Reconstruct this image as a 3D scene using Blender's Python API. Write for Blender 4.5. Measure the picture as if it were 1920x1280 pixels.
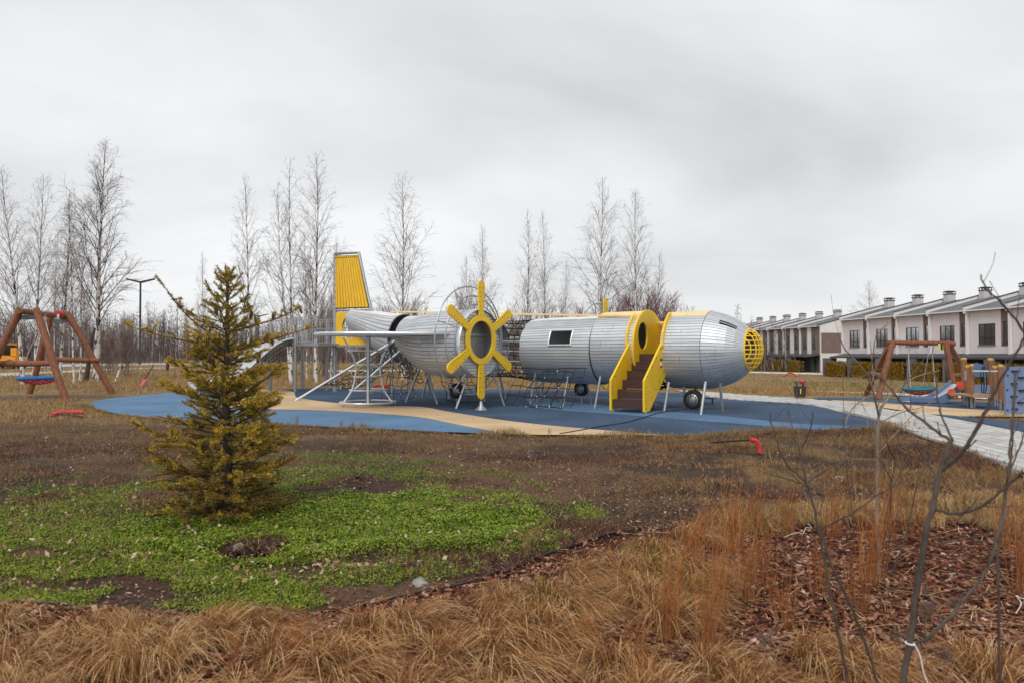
import bpy, bmesh, math, random
import numpy as np
from mathutils import Vector, Matrix, geometry
for o in list(bpy.data.objects): bpy.data.objects.remove(o)
random.seed(7); RNG = np.random.default_rng(11)
SC = bpy.context.scene; COL = SC.collection
R = math.radians; PI = math.pi
# ------------------------------------------------------------------ camera
F = 1280.0; CAMZ = 1.4; PITCH = math.atan(23.0/F)
cam = bpy.data.cameras.new('camera'); cam.lens = 24; cam.sensor_width = 36
cam.clip_start = .05; cam.clip_end = 3000
cam.dof.use_dof = True; cam.dof.focus_distance = 17.0; cam.dof.aperture_fstop = 4.0
camo = bpy.data.objects.new('camera', cam); COL.objects.link(camo)
camo.location = (0, 0, CAMZ); camo.rotation_euler = (R(90)+PITCH, 0, 0); SC.camera = camo
# ------------------------------------------------------------------ sky and sun
SUN_EL, SUN_AZ = R(48), R(200)          # azimuth measured clockwise from +Y
w = bpy.data.worlds.new('World'); SC.world = w; w.use_nodes = True
nt = w.node_tree; nt.nodes.clear()
def N(t, nt_=None, **kw):
    n = (nt_ or nt).nodes.new(t)
    for k, v in kw.items(): setattr(n, k, v)
    return n
L = nt.links.new
out = N('ShaderNodeOutputWorld'); bg = N('ShaderNodeBackground'); bg.inputs['Strength'].default_value = .1
sky = N('ShaderNodeTexSky', sky_type='NISHITA'); sky.sun_disc = False
sky.sun_elevation = SUN_EL; sky.sun_rotation = SUN_AZ
tc = N('ShaderNodeTexCoord'); sep = N('ShaderNodeSeparateXYZ'); L(tc.outputs['Generated'], sep.inputs[0])
zc = N('ShaderNodeMath', operation='MAXIMUM'); zc.inputs[1].default_value = 0; L(sep.outputs['Z'], zc.inputs[0])
za = N('ShaderNodeMath', operation='ADD'); za.inputs[1].default_value = .22; L(zc.outputs[0], za.inputs[0])
dv = N('ShaderNodeVectorMath', operation='DIVIDE'); L(tc.outputs['Generated'], dv.inputs[0])
cmb = N('ShaderNodeCombineXYZ'); L(za.outputs[0], cmb.inputs[0]); L(za.outputs[0], cmb.inputs[1]); cmb.inputs[2].default_value = 1
L(cmb.outputs[0], dv.inputs[1])
mp = N('ShaderNodeMapping'); mp.inputs['Location'].default_value = (3.1, 1.7, 0); mp.inputs['Scale'].default_value = (1, 1.3, 0)
L(dv.outputs[0], mp.inputs[0])
n1 = N('ShaderNodeTexNoise'); n1.inputs['Scale'].default_value = .62; n1.inputs['Detail'].default_value = 5; n1.inputs['Roughness'].default_value = .5
n1.inputs['Distortion'].default_value = .35
L(mp.outputs[0], n1.inputs['Vector'])
rp = N('ShaderNodeValToRGB'); L(n1.outputs['Fac'], rp.inputs[0])
CK = 10.0                                 # cloud radiance over background strength .1
e = rp.color_ramp.elements
e[0].position = .30; e[0].color = (.50, .512, .526, 1); e[1].position = .64; e[1].color = (.775, .785, .795, 1)
hz = N('ShaderNodeMapRange'); hz.inputs['From Min'].default_value = .0; hz.inputs['From Max'].default_value = .22
hz.inputs['To Min'].default_value = .75; hz.inputs['To Max'].default_value = 0
L(zc.outputs[0], hz.inputs['Value'])
mh = N('ShaderNodeMix', data_type='RGBA'); L(hz.outputs[0], mh.inputs['Factor']); L(rp.outputs[0], mh.inputs['A'])
mh.inputs['B'].default_value = (.845, .85, .857, 1)
sc_ = N('ShaderNodeVectorMath', operation='SCALE'); sc_.inputs['Scale'].default_value = CK; L(mh.outputs['Result'], sc_.inputs[0])
mx = N('ShaderNodeMix', data_type='RGBA'); mx.inputs['Factor'].default_value = .96
L(sky.outputs[0], mx.inputs['A']); L(sc_.outputs[0], mx.inputs['B'])
L(mx.outputs['Result'], bg.inputs['Color']); L(bg.outputs[0], out.inputs[0])
sun = bpy.data.lights.new('sun', 'SUN'); sun.energy = 1.5; sun.angle = R(34); sun.color = (1, .97, .92)
suno = bpy.data.objects.new('sun', sun); COL.objects.link(suno)
sd = Vector((math.sin(SUN_AZ)*math.cos(SUN_EL), math.cos(SUN_AZ)*math.cos(SUN_EL), math.sin(SUN_EL)))
suno.rotation_euler = (-sd).to_track_quat('-Z', 'Y').to_euler(); suno.location = (0, -20, 40)
vs = SC.view_settings; SC.display_settings.display_device = 'sRGB'
vs.view_transform = 'Standard'; vs.look = 'None'; vs.gamma = 1; vs.exposure = .27; vs.use_curve_mapping = False

# ------------------------------------------------------------------ ground shape and picture-to-place helpers
def sstep(a, b, v):
    t = np.clip((v-a)/(b-a), 0, 1); return t*t*(3-2*t)
def gz(x, y):
    return -1.1*sstep(18, 52, np.asarray(y, float))*sstep(-4, 14, np.asarray(x, float))
def ray(px, py):
    u = (px-960)/F; v = (640-py)/F
    return Vector((u, math.cos(PITCH)-v*math.sin(PITCH), math.sin(PITCH)+v*math.cos(PITCH)))
def at(px, py, z=0.0):
    d = ray(px, py); g = z
    for _ in range(25):
        t = (g-CAMZ)/d.z if d.z < -1e-4 else 200
        t = min(t, 260); p = d*t
        g = .5*g+.5*(float(gz(p.x, p.y))+z)
    return Vector((d.x*t, d.y*t, float(gz(d.x*t, d.y*t))+z))
def pt(px, py, Y):
    d = ray(px, py); t = Y/d.y
    return Vector((d.x*t, Y, CAMZ+d.z*t))
def _hash(ix, iy, s):
    h = (ix*374761393 + iy*668265263 + s*974711) & 0x7fffffff
    h = ((h ^ (h >> 13))*1274126177) & 0x7fffffff
    return ((h ^ (h >> 16)) & 0xffff)/65535.0
def vn(x, y, s=0):
    x = np.asarray(x, float); y = np.asarray(y, float)
    ix = np.floor(x).astype(np.int64); iy = np.floor(y).astype(np.int64)
    fx = x-ix; fy = y-iy; fx = fx*fx*(3-2*fx); fy = fy*fy*(3-2*fy)
    a = _hash(ix, iy, s); b = _hash(ix+1, iy, s); c = _hash(ix, iy+1, s); d = _hash(ix+1, iy+1, s)
    return (a*(1-fx)+b*fx)*(1-fy)+(c*(1-fx)+d*fx)*fy
def fbm(x, y, s=0, o=4):
    r = 0; a = .5; k = 1.0; t = 0
    for i in range(o):
        r = r+a*vn(x*k+17.3*i, y*k-9.1*i, s+i); t += a; a *= .5; k *= 2.03
    return r/t
def inpoly(x, y, poly):
    x = np.asarray(x, float); y = np.asarray(y, float); c = np.zeros(x.shape, bool); n = len(poly)
    for i in range(n):
        x0, y0 = poly[i][0], poly[i][1]; x1, y1 = poly[(i+1) % n][0], poly[(i+1) % n][1]
        if y0 == y1: continue
        k = ((y0 > y) != (y1 > y)) & (x < (x1-x0)*(y-y0)/(y1-y0)+x0); c ^= k
    return c
def smooth_line(P, k=4):
    P = [Vector(p) for p in P]; o = []
    for i in range(len(P)-1):
        p0 = P[max(i-1, 0)]; p1 = P[i]; p2 = P[i+1]; p3 = P[min(i+2, len(P)-1)]
        for j in range(k):
            t = j/k
            o.append(.5*((2*p1)+(p2-p0)*t+(2*p0-5*p1+4*p2-p3)*t*t+(3*p1-p0-3*p2+p3)*t**3))
    o.append(P[-1]); return o
def ground_line(pxs, k=4): return [Vector((v.x, v.y)) for v in smooth_line([at(*p) for p in pxs], k)]

# ------------------------------------------------------------------ materials
def mat(name, col, rough=.7, metal=0.0, ns=6.0, amt=.18, bump=0.0, bs=40.0, col2=None, stretch=None, spec=None, coat=0, ndet=5):
    m = bpy.data.materials.new(name); m.use_nodes = True; t = m.node_tree; b = t.nodes['Principled BSDF']
    b.inputs['Roughness'].default_value = rough; b.inputs['Metallic'].default_value = metal
    if spec is not None: b.inputs['Specular IOR Level'].default_value = spec
    if coat: b.inputs['Coat Weight'].default_value = coat
    co = N('ShaderNodeTexCoord', t); n = N('ShaderNodeTexNoise', t); n.inputs['Scale'].default_value = ns
    n.inputs['Detail'].default_value = ndet; src = co.outputs['Object']
    if stretch:
        mpn = N('ShaderNodeMapping', t); mpn.inputs['Scale'].default_value = stretch; t.links.new(src, mpn.inputs[0]); src = mpn.outputs[0]
    t.links.new(src, n.inputs['Vector'])
    r = N('ShaderNodeValToRGB', t); t.links.new(n.outputs['Fac'], r.inputs[0])
    c2 = col2 or tuple(min(1, c*(1+amt)) for c in col); c1 = tuple(c*(1-amt) for c in col) if not col2 else col
    r.color_ramp.elements[0].position = .33; r.color_ramp.elements[1].position = .67
    r.color_ramp.elements[0].color = (*c1, 1); r.color_ramp.elements[1].color = (*c2, 1)
    t.links.new(r.outputs[0], b.inputs['Base Color'])
    if bump:
        n2 = N('ShaderNodeTexNoise', t); n2.inputs['Scale'].default_value = bs; n2.inputs['Detail'].default_value = 4
        t.links.new(src, n2.inputs['Vector'])
        bp = N('ShaderNodeBump', t); bp.inputs['Strength'].default_value = bump; bp.inputs['Distance'].default_value = .02
        t.links.new(n2.outputs['Fac'], bp.inputs['Height']); t.links.new(bp.outputs[0], b.inputs['Normal'])
    return m
M = {}
DULL = ('needle', 'clover', 'leaf_', 'weed_', 'field_', 'straw_', 'reed_', 'bark_chip', 'hedge', 'twig', 'far_', 'soil', 'brush', 'bush')
def defm(k, *a, **kw):
    if k.startswith(DULL): kw.setdefault('spec', .08)
    M[k] = mat(k, *a, **kw); return M[k]
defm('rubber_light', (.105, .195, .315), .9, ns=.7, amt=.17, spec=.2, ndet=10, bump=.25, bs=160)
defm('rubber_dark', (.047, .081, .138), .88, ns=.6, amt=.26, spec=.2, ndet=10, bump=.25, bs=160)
defm('rubber_tan', (.54, .39, .235), .9, ns=.7, amt=.14, spec=.2, ndet=10, bump=.25, bs=160)
defm('paver', (.47, .46, .44), .85, ns=2.5, amt=.12, bump=.2, bs=90)
defm('paver_joint', (.2, .19, .175), .95)
defm('road', (.40, .395, .385), .9, ns=.6, amt=.1)
defm('kerb', (.62, .61, .59), .85, ns=3)
defm('silver', (.60, .615, .64), .56, .7, ns=2.2, amt=.07, spec=.5)
defm('silver_b', (.53, .55, .575), .60, .7, ns=1.4, amt=.12, spec=.5, stretch=(.6, 3, 3))
defm('silver_c', (.64, .655, .675), .54, .7, ns=1.4, amt=.10, spec=.5, stretch=(.6, 3, 3))
defm('white_roof', (.80, .80, .79), .4, .1, ns=3, amt=.05)
defm('cream_yellow', (.86, .66, .30), .42, 0, ns=3, amt=.06)
defm('yellow', (.90, .575, .02), .5, 0, ns=3, col2=(.80, .50, .03), spec=.4, ndet=8, bump=.04, bs=5)
defm('fin_yellow', (.80, .46, .02), .45, 0, ns=3, amt=.08)
defm('orange', (.75, .25, .02), .5)
defm('steel', (.34, .355, .38), .38, .55, ns=9, amt=.12)
defm('steel_pale', (.66, .68, .70), .35, .5, ns=9, amt=.08)
defm('steel_dark', (.10, .11, .13), .45, .4, ns=9)
defm('liner', (.36, .36, .365), .6, .0, ns=3, amt=.1)
defm('dark_liner', (.05, .052, .06), .7)
defm('rope', (.018, .018, .02), .85)
defm('rope_tie', (.7, .7, .7), .6)
defm('tyre', (.012, .012, .013), .75, bump=.3, bs=60)
defm('brown_board', (.062, .026, .018), .6, ns=5, amt=.2, stretch=(1, 8, 8))
defm('log', (.215, .078, .036), .72, ns=3.5, amt=.35, bump=.5, bs=14, stretch=(6, 6, .8))
defm('post_wood', (.25, .115, .05), .6, ns=4, amt=.25, bump=.2, bs=20, stretch=(6, 6, .8))
defm('post_cap', (.58, .33, .09), .5)
defm('plank_wood', (.38, .25, .14), .75, ns=5, amt=.25, stretch=(1, 9, 9))
defm('play_blue', (.15, .225, .385), .5, ns=3, amt=.06)
defm('slide_blue', (.115, .17, .285), .5, ns=3, amt=.06)
defm('play_blue_dark', (.085, .145, .28), .5, ns=3, amt=.06)
defm('orange_red', (.80, .085, .03), .45)
defm('nest_blue', (.012, .13, .36), .6)
defm('nest_teal', (.012, .16, .22), .6)
defm('nest_red', (.42, .015, .04), .7)
defm('chain', (.55, .55, .56), .4, .6)
defm('red_plastic', (.66, .028, .035), .45, ns=8, amt=.15)
defm('black_plastic', (.014, .014, .016), .55)
defm('lamp_grey', (.04, .042, .05), .5, .3)
defm('machine_yellow', (.72, .30, .02), .5, ns=4, amt=.15)
defm('machine_dark', (.03, .03, .03), .6)
defm('drum_rust', (.14, .075, .045), .6, .3)
defm('bin_brown', (.05, .028, .022), .6)
defm('sticker_white', (.8, .8, .78), .5); defm('sticker_red', (.55, .03, .03), .5); defm('sticker_black', (.02, .02, .02), .5); defm('sticker_lemon', (.75, .7, .12), .5)
defm('wall_pink', (.70, .635, .645), .88, ns=.8, amt=.05, bump=.12, bs=50)
defm('wall_white', (.72, .70, .68), .88, ns=.8, amt=.05)
defm('wall_brown', (.19, .135, .115), .85, ns=1.2, amt=.1)
defm('trim_white', (.76, .73, .72), .7, ns=2, amt=.03)
defm('roof_slate', (.115, .13, .15), .55, .1, ns=5, amt=.18)
defm('chimney_render', (.56, .52, .515), .85, ns=2, amt=.06)
defm('canopy_dark', (.06, .06, .066), .7)
defm('door_grey', (.135, .14, .15), .6)
defm('recess_dark', (.115, .11, .107), .9)
defm('frame_dark', (.022, .022, .025), .5)
defm('glass', (.55, .575, .59), .05, .9, ns=1, amt=.05)
defm('curtain', (.35, .34, .33), .6, ns=2, amt=.15)
defm('box_white', (.72, .72, .70), .5)
defm('birch_bark', (.66, .64, .60), .8, ns=3.2, col2=(.70, .68, .64))
defm('twig', (.18, .14, .13), .85, ns=2, amt=.3)
defm('twig_red', (.17, .085, .08), .85, ns=2, amt=.3)
defm('brush_twig', (.24, .18, .165), .85, ns=2, amt=.3)
defm('far_twig', (.112, .08, .075), .9, ns=.2, amt=.3)
defm('far_trunk', (.42, .39, .36), .9, ns=.3, amt=.25)
defm('sapling_bark', (.07, .049, .037), .75, ns=9, amt=.4, bump=.4, bs=30)
defm('sapling_pale', (.20, .155, .125), .75, ns=9, amt=.3, bump=.3, bs=30)
defm('spruce_bark', (.06, .042, .03), .9, ns=9, amt=.3)
for i, c in enumerate([(.52, .34, .045), (.36, .265, .04), (.20, .17, .032), (.31, .17, .055), (.64, .42, .055)]): defm('needle_%d' % i, c, .6)
defm('cone_brown', (.10, .04, .03), .8, ns=40, amt=.4, bump=.6, bs=60)
for i, c in enumerate([(.125, .205, .018), (.20, .275, .028), (.075, .13, .014), (.28, .29, .05), (.31, .22, .08)]): defm('clover_%d' % i, c, .6)
for i, c in enumerate([(.26, .165, .10), (.19, .105, .065), (.45, .34, .25), (.10, .05, .04), (.60, .56, .50)]): defm('leaf_%d' % i, c, .8)
for i, c in enumerate([(.21, .115, .065), (.36, .235, .12), (.125, .06, .048), (.15, .14, .045), (.29, .155, .075)]): defm('weed_%d' % i, c, .8)
for i, c in enumerate([(.35, .23, .105), (.255, .155, .07), (.45, .31, .15), (.19, .16, .055)]): defm('field_%d' % i, c, .8)
for i, c in enumerate([(.31, .138, .05), (.46, .25, .10), (.135, .055, .022), (.64, .44, .24)]): defm('straw_%d' % i, c, .65)
for i, c in enumerate([(.36, .135, .042), (.25, .09, .034), (.45, .21, .085)]): defm('reed_%d' % i, c, .7)
for i, c in enumerate([(.19, .07, .044), (.115, .04, .028), (.32, .155, .105), (.50, .33, .25), (.055, .023, .018)]): defm('bark_chip_%d' % i, c, .8, ns=14, amt=.3)
for i, c in enumerate([(.27, .155, .022), (.19, .125, .022), (.34, .19, .03)]): defm('hedge_%d' % i, c, .8)
defm('seedhead', (.16, .10, .07), .9)
defm('string', (.78, .78, .76), .7)
defm('stone', (.27, .25, .22), .9, ns=9, amt=.3, bump=.5, bs=20)
defm('soil_dug', (.035, .025, .02), .95, ns=14, amt=.4, bump=1, bs=30)
defm('bush_dark', (.045, .042, .022), .9, ns=4, amt=.3)
# birch bark: black lenticels and scars on white
def bark_marks(m, marks, scale, lo=.60):
    t = m.node_tree; b = t.nodes['Principled BSDF']; old = b.inputs['Base Color'].links[0].from_socket
    co = N('ShaderNodeTexCoord', t); mpn = N('ShaderNodeMapping', t); mpn.inputs['Scale'].default_value = scale
    t.links.new(co.outputs['Object'], mpn.inputs[0])
    n = N('ShaderNodeTexNoise', t); n.inputs['Scale'].default_value = 1; n.inputs['Detail'].default_value = 6; n.inputs['Roughness'].default_value = .65
    t.links.new(mpn.outputs[0], n.inputs['Vector'])
    r = N('ShaderNodeMapRange', t); r.inputs['From Min'].default_value = lo; r.inputs['From Max'].default_value = lo+.05; t.links.new(n.outputs['Fac'], r.inputs['Value'])
    x = N('ShaderNodeMix', t, data_type='RGBA'); t.links.new(r.outputs[0], x.inputs['Factor']); t.links.new(old, x.inputs['A']); x.inputs['B'].default_value = (*marks, 1)
    t.links.new(x.outputs['Result'], b.inputs['Base Color'])
bark_marks(M['birch_bark'], (.03, .027, .025), (7, 7, 3.6), .51)

# ------------------------------------------------------------------ mesh helpers
class MB:
    def __init__(s): s.v = []; s.f = []; s.m = []; s.mi = 0
    def add(s, vs, fs):
        o = len(s.v); s.v.extend([tuple(v) for v in vs]); s.f.extend([tuple(i+o for i in f) for f in fs]); s.m.extend([s.mi]*len(fs)); return s
    def box(s, c, d, rz=0, mtx=None):
        x, y, z = d[0]/2, d[1]/2, d[2]/2
        P = [Vector((a, b, e)) for e in (-z, z) for a, b in ((-x, -y), (x, -y), (x, y), (-x, y))]
        if mtx is not None: P = [mtx @ p for p in P]
        elif rz: P = [Matrix.Rotation(rz, 3, 'Z') @ p for p in P]
        c = Vector(c); P = [p+c for p in P]
        return s.add(P, [(3, 2, 1, 0), (4, 5, 6, 7), (0, 1, 5, 4), (1, 2, 6, 5), (2, 3, 7, 6), (3, 0, 4, 7)])
    def tube(s, P, r, n=8, cap=True):
        P = [Vector(p) for p in P]; k = len(P)
        rr = list(r) if hasattr(r, '__len__') else [r]*k
        d = (P[1]-P[0]).normalized(); up = Vector((0, 0, 1)) if abs(d.z) < .9 else Vector((1, 0, 0))
        a = d.cross(up).normalized(); V = []
        for i in range(k):
            d = ((P[min(i+1, k-1)]-P[max(i-1, 0)])).normalized()
            a = (a-d*a.dot(d)).normalized(); b = d.cross(a)
            for j in range(n):
                t = 2*PI*j/n; V.append(P[i]+(a*math.cos(t)+b*math.sin(t))*rr[i])
        Fs = [(i*n+j, i*n+(j+1) % n, (i+1)*n+(j+1) % n, (i+1)*n+j) for i in range(k-1) for j in range(n)]
        if cap and n > 3: Fs += [tuple(range(n-1, -1, -1)), tuple((k-1)*n+j for j in range(n))]
        return s.add(V, Fs)
    def ring(s, c, ax, rad, r, n=40, m=6, a0=0, a1=2*PI):
        c = Vector(c); ax = Vector(ax).normalized(); u = ax.orthogonal().normalized()
        if abs(ax.z) < .9: u = (Vector((0, 0, 1))-ax*ax.z).normalized()
        v = ax.cross(u); full = abs(a1-a0-2*PI) < 1e-4; k = n if full else n+1; V = []
        for i in range(k):
            t = a0+(a1-a0)*i/n; rd = u*math.cos(t)+v*math.sin(t)
            for j in range(m):
                q = 2*PI*j/m; V.append(c+rd*(rad+r*math.cos(q))+ax*r*math.sin(q))
        Fs = []
        for i in range(n):
            i2 = (i+1) % k
            for j in range(m): Fs.append((i*m+j, i*m+(j+1) % m, i2*m+(j+1) % m, i2*m+j))
        return s.add(V, Fs)
    def prism(s, poly, f0, f1):
        """poly: 2-D outline; f0/f1 map (a,b) to 3-D on the two faces"""
        n = len(poly); V = [f0(*p) for p in poly]+[f1(*p) for p in poly]
        return s.add(V, [tuple(range(n-1, -1, -1)), tuple(range(n, 2*n))]+[(i, (i+1) % n, n+(i+1) % n, n+i) for i in range(n)])
    def lathe(s, prof, c=(0, 0, 0), ax='Z', n=20, closed=False):
        V = []; c = Vector(c)
        for r, h in prof:
            for j in range(n):
                t = 2*PI*j/n; a, b = r*math.cos(t), r*math.sin(t)
                V.append(c+Vector({'Z': (a, b, h), 'X': (h, a, b), 'Y': (a, h, b)}[ax]))
        k = len(prof)
        Fs = [(i*n+j, i*n+(j+1) % n, (i+1)*n+(j+1) % n, (i+1)*n+j) for i in range(k-1) for j in range(n)]
        if prof[0][0] > 1e-6 and not closed: Fs.append(tuple(range(n-1, -1, -1)))
        if prof[-1][0] > 1e-6 and not closed: Fs.append(tuple((k-1)*n+j for j in range(n)))
        return s.add(V, Fs)
    def mesh(s, name, mats, smooth=False):
        me = bpy.data.meshes.new(name); me.from_pydata(s.v, [], s.f)
        for m in (mats if isinstance(mats, (list, tuple)) else [mats]): me.materials.append(m)
        if any(s.m): me.polygons.foreach_set('material_index', s.m)
        me.polygons.foreach_set('use_smooth', [bool(smooth)]*len(s.f))
        bm = bmesh.new(); bm.from_mesh(me); bmesh.ops.recalc_face_normals(bm, faces=bm.faces); bm.to_mesh(me); bm.free()
        me.update(); return me
    def build(s, name, mats, parent=None, smooth=False):
        me = s.mesh(name, mats, smooth)
        if smooth: auto_smooth(me)
        return link(name, me, parent)
def auto_smooth(me, ang=40):
    bm = bmesh.new(); bm.from_mesh(me)
    for e_ in bm.edges:
        e_.smooth = len(e_.link_faces) != 2 or e_.calc_face_angle(0) < R(ang)
    bm.to_mesh(me); bm.free()
def link(name, me, parent=None, loc=None, rz=0):
    o = bpy.data.objects.new(name, me); COL.objects.link(o)
    if parent is not None: o.parent = parent
    if loc is not None: o.location = loc
    if rz: o.rotation_euler = (0, 0, rz)
    return o
def tag(o, label, cat, group=None):
    o['label'] = label; o['category'] = cat
    if group: o['group'] = group
    return o
def thing(name, label, cat, loc=(0, 0, 0), rz=0, group=None):
    o = bpy.data.objects.new(name, None); COL.objects.link(o); o.empty_display_size = .2
    o.location = loc; o.rotation_euler = (0, 0, rz); return tag(o, label, cat, group)
def kind(o, k): o['kind'] = k; return o
CH = {}
def copy_thing(r, loc, rz=0, scale=None, label=None):
    n = r.copy(); COL.objects.link(n); n.location = loc; n.rotation_euler = (0, 0, rz)
    if scale is not None: n.scale = (scale,)*3 if not hasattr(scale, '__len__') else scale
    if label: n['label'] = label
    for c in list(r.children):
        d = c.copy(); COL.objects.link(d); d.parent = n
        for g in list(c.children):
            h = g.copy(); COL.objects.link(h); h.parent = d
    return n
def quads(name, P, mats, midx=None, parent=None, smooth=False):
    """P: (n,4,3) array -> one mesh of n quads"""
    n, k = len(P), P.shape[1]; me = bpy.data.meshes.new(name)
    me.vertices.add(n*k); me.vertices.foreach_set('co', np.ascontiguousarray(P, np.float32).ravel())
    me.loops.add(n*k); me.loops.foreach_set('vertex_index', np.arange(n*k, dtype=np.int32))
    me.polygons.add(n); me.polygons.foreach_set('loop_start', np.arange(0, n*k, k, dtype=np.int32))
    for m in mats: me.materials.append(m)
    if midx is not None: me.polygons.foreach_set('material_index', np.asarray(midx, np.int32))
    me.update(calc_edges=True); return link(name, me, parent)
def kites(B, H, lean, W, rng, curve=.35):
    """upright bent blades: base B (n,3), height H, lean vector (n,2), width W"""
    n = len(B); yaw = rng.uniform(0, 2*PI, n); wx = np.cos(yaw)*W/2; wy = np.sin(yaw)*W/2
    P = np.zeros((n, 4, 3)); P[:, 0] = B
    mid = B.copy(); mid[:, 0] += lean[:, 0]*curve; mid[:, 1] += lean[:, 1]*curve; mid[:, 2] += H*.55
    P[:, 1] = mid; P[:, 1, 0] += wx; P[:, 1, 1] += wy
    P[:, 3] = mid; P[:, 3, 0] -= wx; P[:, 3, 1] -= wy
    P[:, 2] = B; P[:, 2, 0] += lean[:, 0]; P[:, 2, 1] += lean[:, 1]; P[:, 2, 2] += H
    return P
def leaves(C, S, rng, tilt=.5, asp=.7):
    n = len(C); yaw = rng.uniform(0, 2*PI, n); t1 = rng.normal(0, tilt, n); t2 = rng.normal(0, tilt, n)
    ux = np.stack([np.cos(yaw), np.sin(yaw), np.sin(t1)], 1); vx = np.stack([-np.sin(yaw), np.cos(yaw), np.sin(t2)], 1)
    a = ux*(S/2)[:, None]; b = vx*(S*asp/2)[:, None]
    P = np.stack([C-a, C-b*.9+a*.1, C+a, C+b*.9+a*.1], 1); return P
# ------------------------------------------------------------------ setting: ground, rubber, paths
def sheet(name, poly, z, m, step=.8, parent=None, k='structure'):
    poly = [Vector((p[0], p[1])) for p in poly]; clean = []
    for p in poly:
        if not clean or (p-clean[-1]).length > .01: clean.append(p)
    if (clean[0]-clean[-1]).length < .01: clean.pop()
    poly = clean; xs = [p.x for p in poly]; ys = [p.y for p in poly]
    gx, gy = np.meshgrid(np.arange(min(xs), max(xs), step), np.arange(min(ys), max(ys), step))
    gx = gx.ravel(); gy = gy.ravel(); ins = inpoly(gx, gy, poly)
    pts = poly+[Vector((a, b)) for a, b in zip(gx[ins], gy[ins])]
    n = len(poly); r = geometry.delaunay_2d_cdt(pts, [(i, (i+1) % n) for i in range(n)], [list(range(n))], 1, 1e-4)
    vs_ = [(v.x, v.y, float(gz(v.x, v.y))+z) for v in r[0]]
    me = bpy.data.meshes.new(name); me.from_pydata(vs_, [], r[2]); me.materials.append(m)
    bm = bmesh.new(); bm.from_mesh(me)
    for f in bm.faces:
        if f.normal.z < 0: f.normal_flip()
    bm.to_mesh(me); bm.free()
    o = link(name, me, parent)
    if k: o['kind'] = k
    return o
GL = ground_line
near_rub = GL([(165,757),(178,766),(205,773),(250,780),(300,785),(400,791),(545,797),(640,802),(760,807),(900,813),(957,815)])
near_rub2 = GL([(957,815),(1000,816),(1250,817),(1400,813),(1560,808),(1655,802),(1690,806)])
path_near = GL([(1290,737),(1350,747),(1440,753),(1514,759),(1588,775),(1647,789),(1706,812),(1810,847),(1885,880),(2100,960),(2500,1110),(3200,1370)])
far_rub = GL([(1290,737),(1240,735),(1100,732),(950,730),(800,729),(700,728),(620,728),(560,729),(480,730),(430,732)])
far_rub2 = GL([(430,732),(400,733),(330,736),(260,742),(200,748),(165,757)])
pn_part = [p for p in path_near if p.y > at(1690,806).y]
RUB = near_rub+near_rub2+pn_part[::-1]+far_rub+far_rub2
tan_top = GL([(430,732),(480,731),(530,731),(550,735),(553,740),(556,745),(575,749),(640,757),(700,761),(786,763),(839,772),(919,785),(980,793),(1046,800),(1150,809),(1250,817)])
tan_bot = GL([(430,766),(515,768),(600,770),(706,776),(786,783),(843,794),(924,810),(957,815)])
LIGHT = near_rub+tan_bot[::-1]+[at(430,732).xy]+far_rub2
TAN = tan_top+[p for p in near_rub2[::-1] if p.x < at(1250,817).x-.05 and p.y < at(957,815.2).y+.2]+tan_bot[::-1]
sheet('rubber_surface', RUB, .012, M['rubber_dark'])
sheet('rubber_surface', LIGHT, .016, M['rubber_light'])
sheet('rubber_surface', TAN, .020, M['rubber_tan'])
stripe = GL([(985,742),(1040,750),(1100,757),(1200,768),(1300,775),(1400,785),(1500,795),(1600,800)])+GL([(1560,807),(1460,801),(1330,791),(1230,783),(1140,776),(1060,770),(1000,762),(985,742)])
sheet('rubber_surface', stripe, .016, mat('rubber_mid', (.075,.15,.265), .9, ns=1.5, amt=.18, bump=.25, bs=160))
path_far = GL([(1260,731),(1320,734),(1380,739),(1470,745),(1558,751),(1677,769),(1751,778),(1825,791),(1914,810),(2100,850),(2500,940),(3600,1180)])
PATH = path_near+path_far[::-1]
sheet('paved_path', PATH, .010, M['paver_joint'])
tan2_far = GL([(1558,750),(1605,752),(1677,757),(1800,766),(1920,772),(2100,782)])
TAN2 = [p for p in path_far if p.x >= at(1558,751).x-.01]+tan2_far[::-1]
sheet('rubber_surface', TAN2, .014, M['rubber_tan'])
BLUE2 = tan2_far+GL([(2100,764),(1920,756),(1800,752),(1700,748),(1583,745),(1520,746),(1558,750)])
sheet('rubber_surface', BLUE2, .014, M['rubber_dark'])
BLOB = GL([(1735,777),(1780,779),(1860,788),(1960,798),(2040,815),(2040,832),(1914,810),(1825,791),(1751,779),(1735,777)])
sheet('rubber_surface', BLOB, .019, M['rubber_dark'])
STRIPS = []
def strip(name, a, b, m, z=.03): STRIPS.append(GL(a)+GL(b)[::-1]); return sheet(name, GL(a)+GL(b)[::-1], z, m, 3.0)
strip('road', [(-300,687),(0,684),(330,679.5),(620,677.5)], [(-300,694),(0,690),(330,683.5),(620,679.5)], M['road'])
strip('footpath', [(-300,705),(0,699.5),(100,696),(220,691),(330,688)], [(-300,713),(0,706),(100,700),(220,693.5),(330,689.6)], M['road'])
strip('footpath', [(600,694),(1000,696),(1300,695.5),(1500,698.5),(1700,702),(1960,708)], [(600,697),(1000,699),(1300,698),(1500,701),(1700,705),(1960,711)], M['kerb'])
strip('footpath', [(1500,730.5),(1640,736),(1800,743),(1960,750)], [(1500,733),(1640,740),(1800,747),(1960,754)], M['kerb'])
PAVED = [RUB, PATH, TAN2, BLUE2, BLOB]
def on_paved(x, y):
    c = np.zeros(np.shape(x), bool)
    for p in PAVED: c |= inpoly(x, y, p)
    return c
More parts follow.
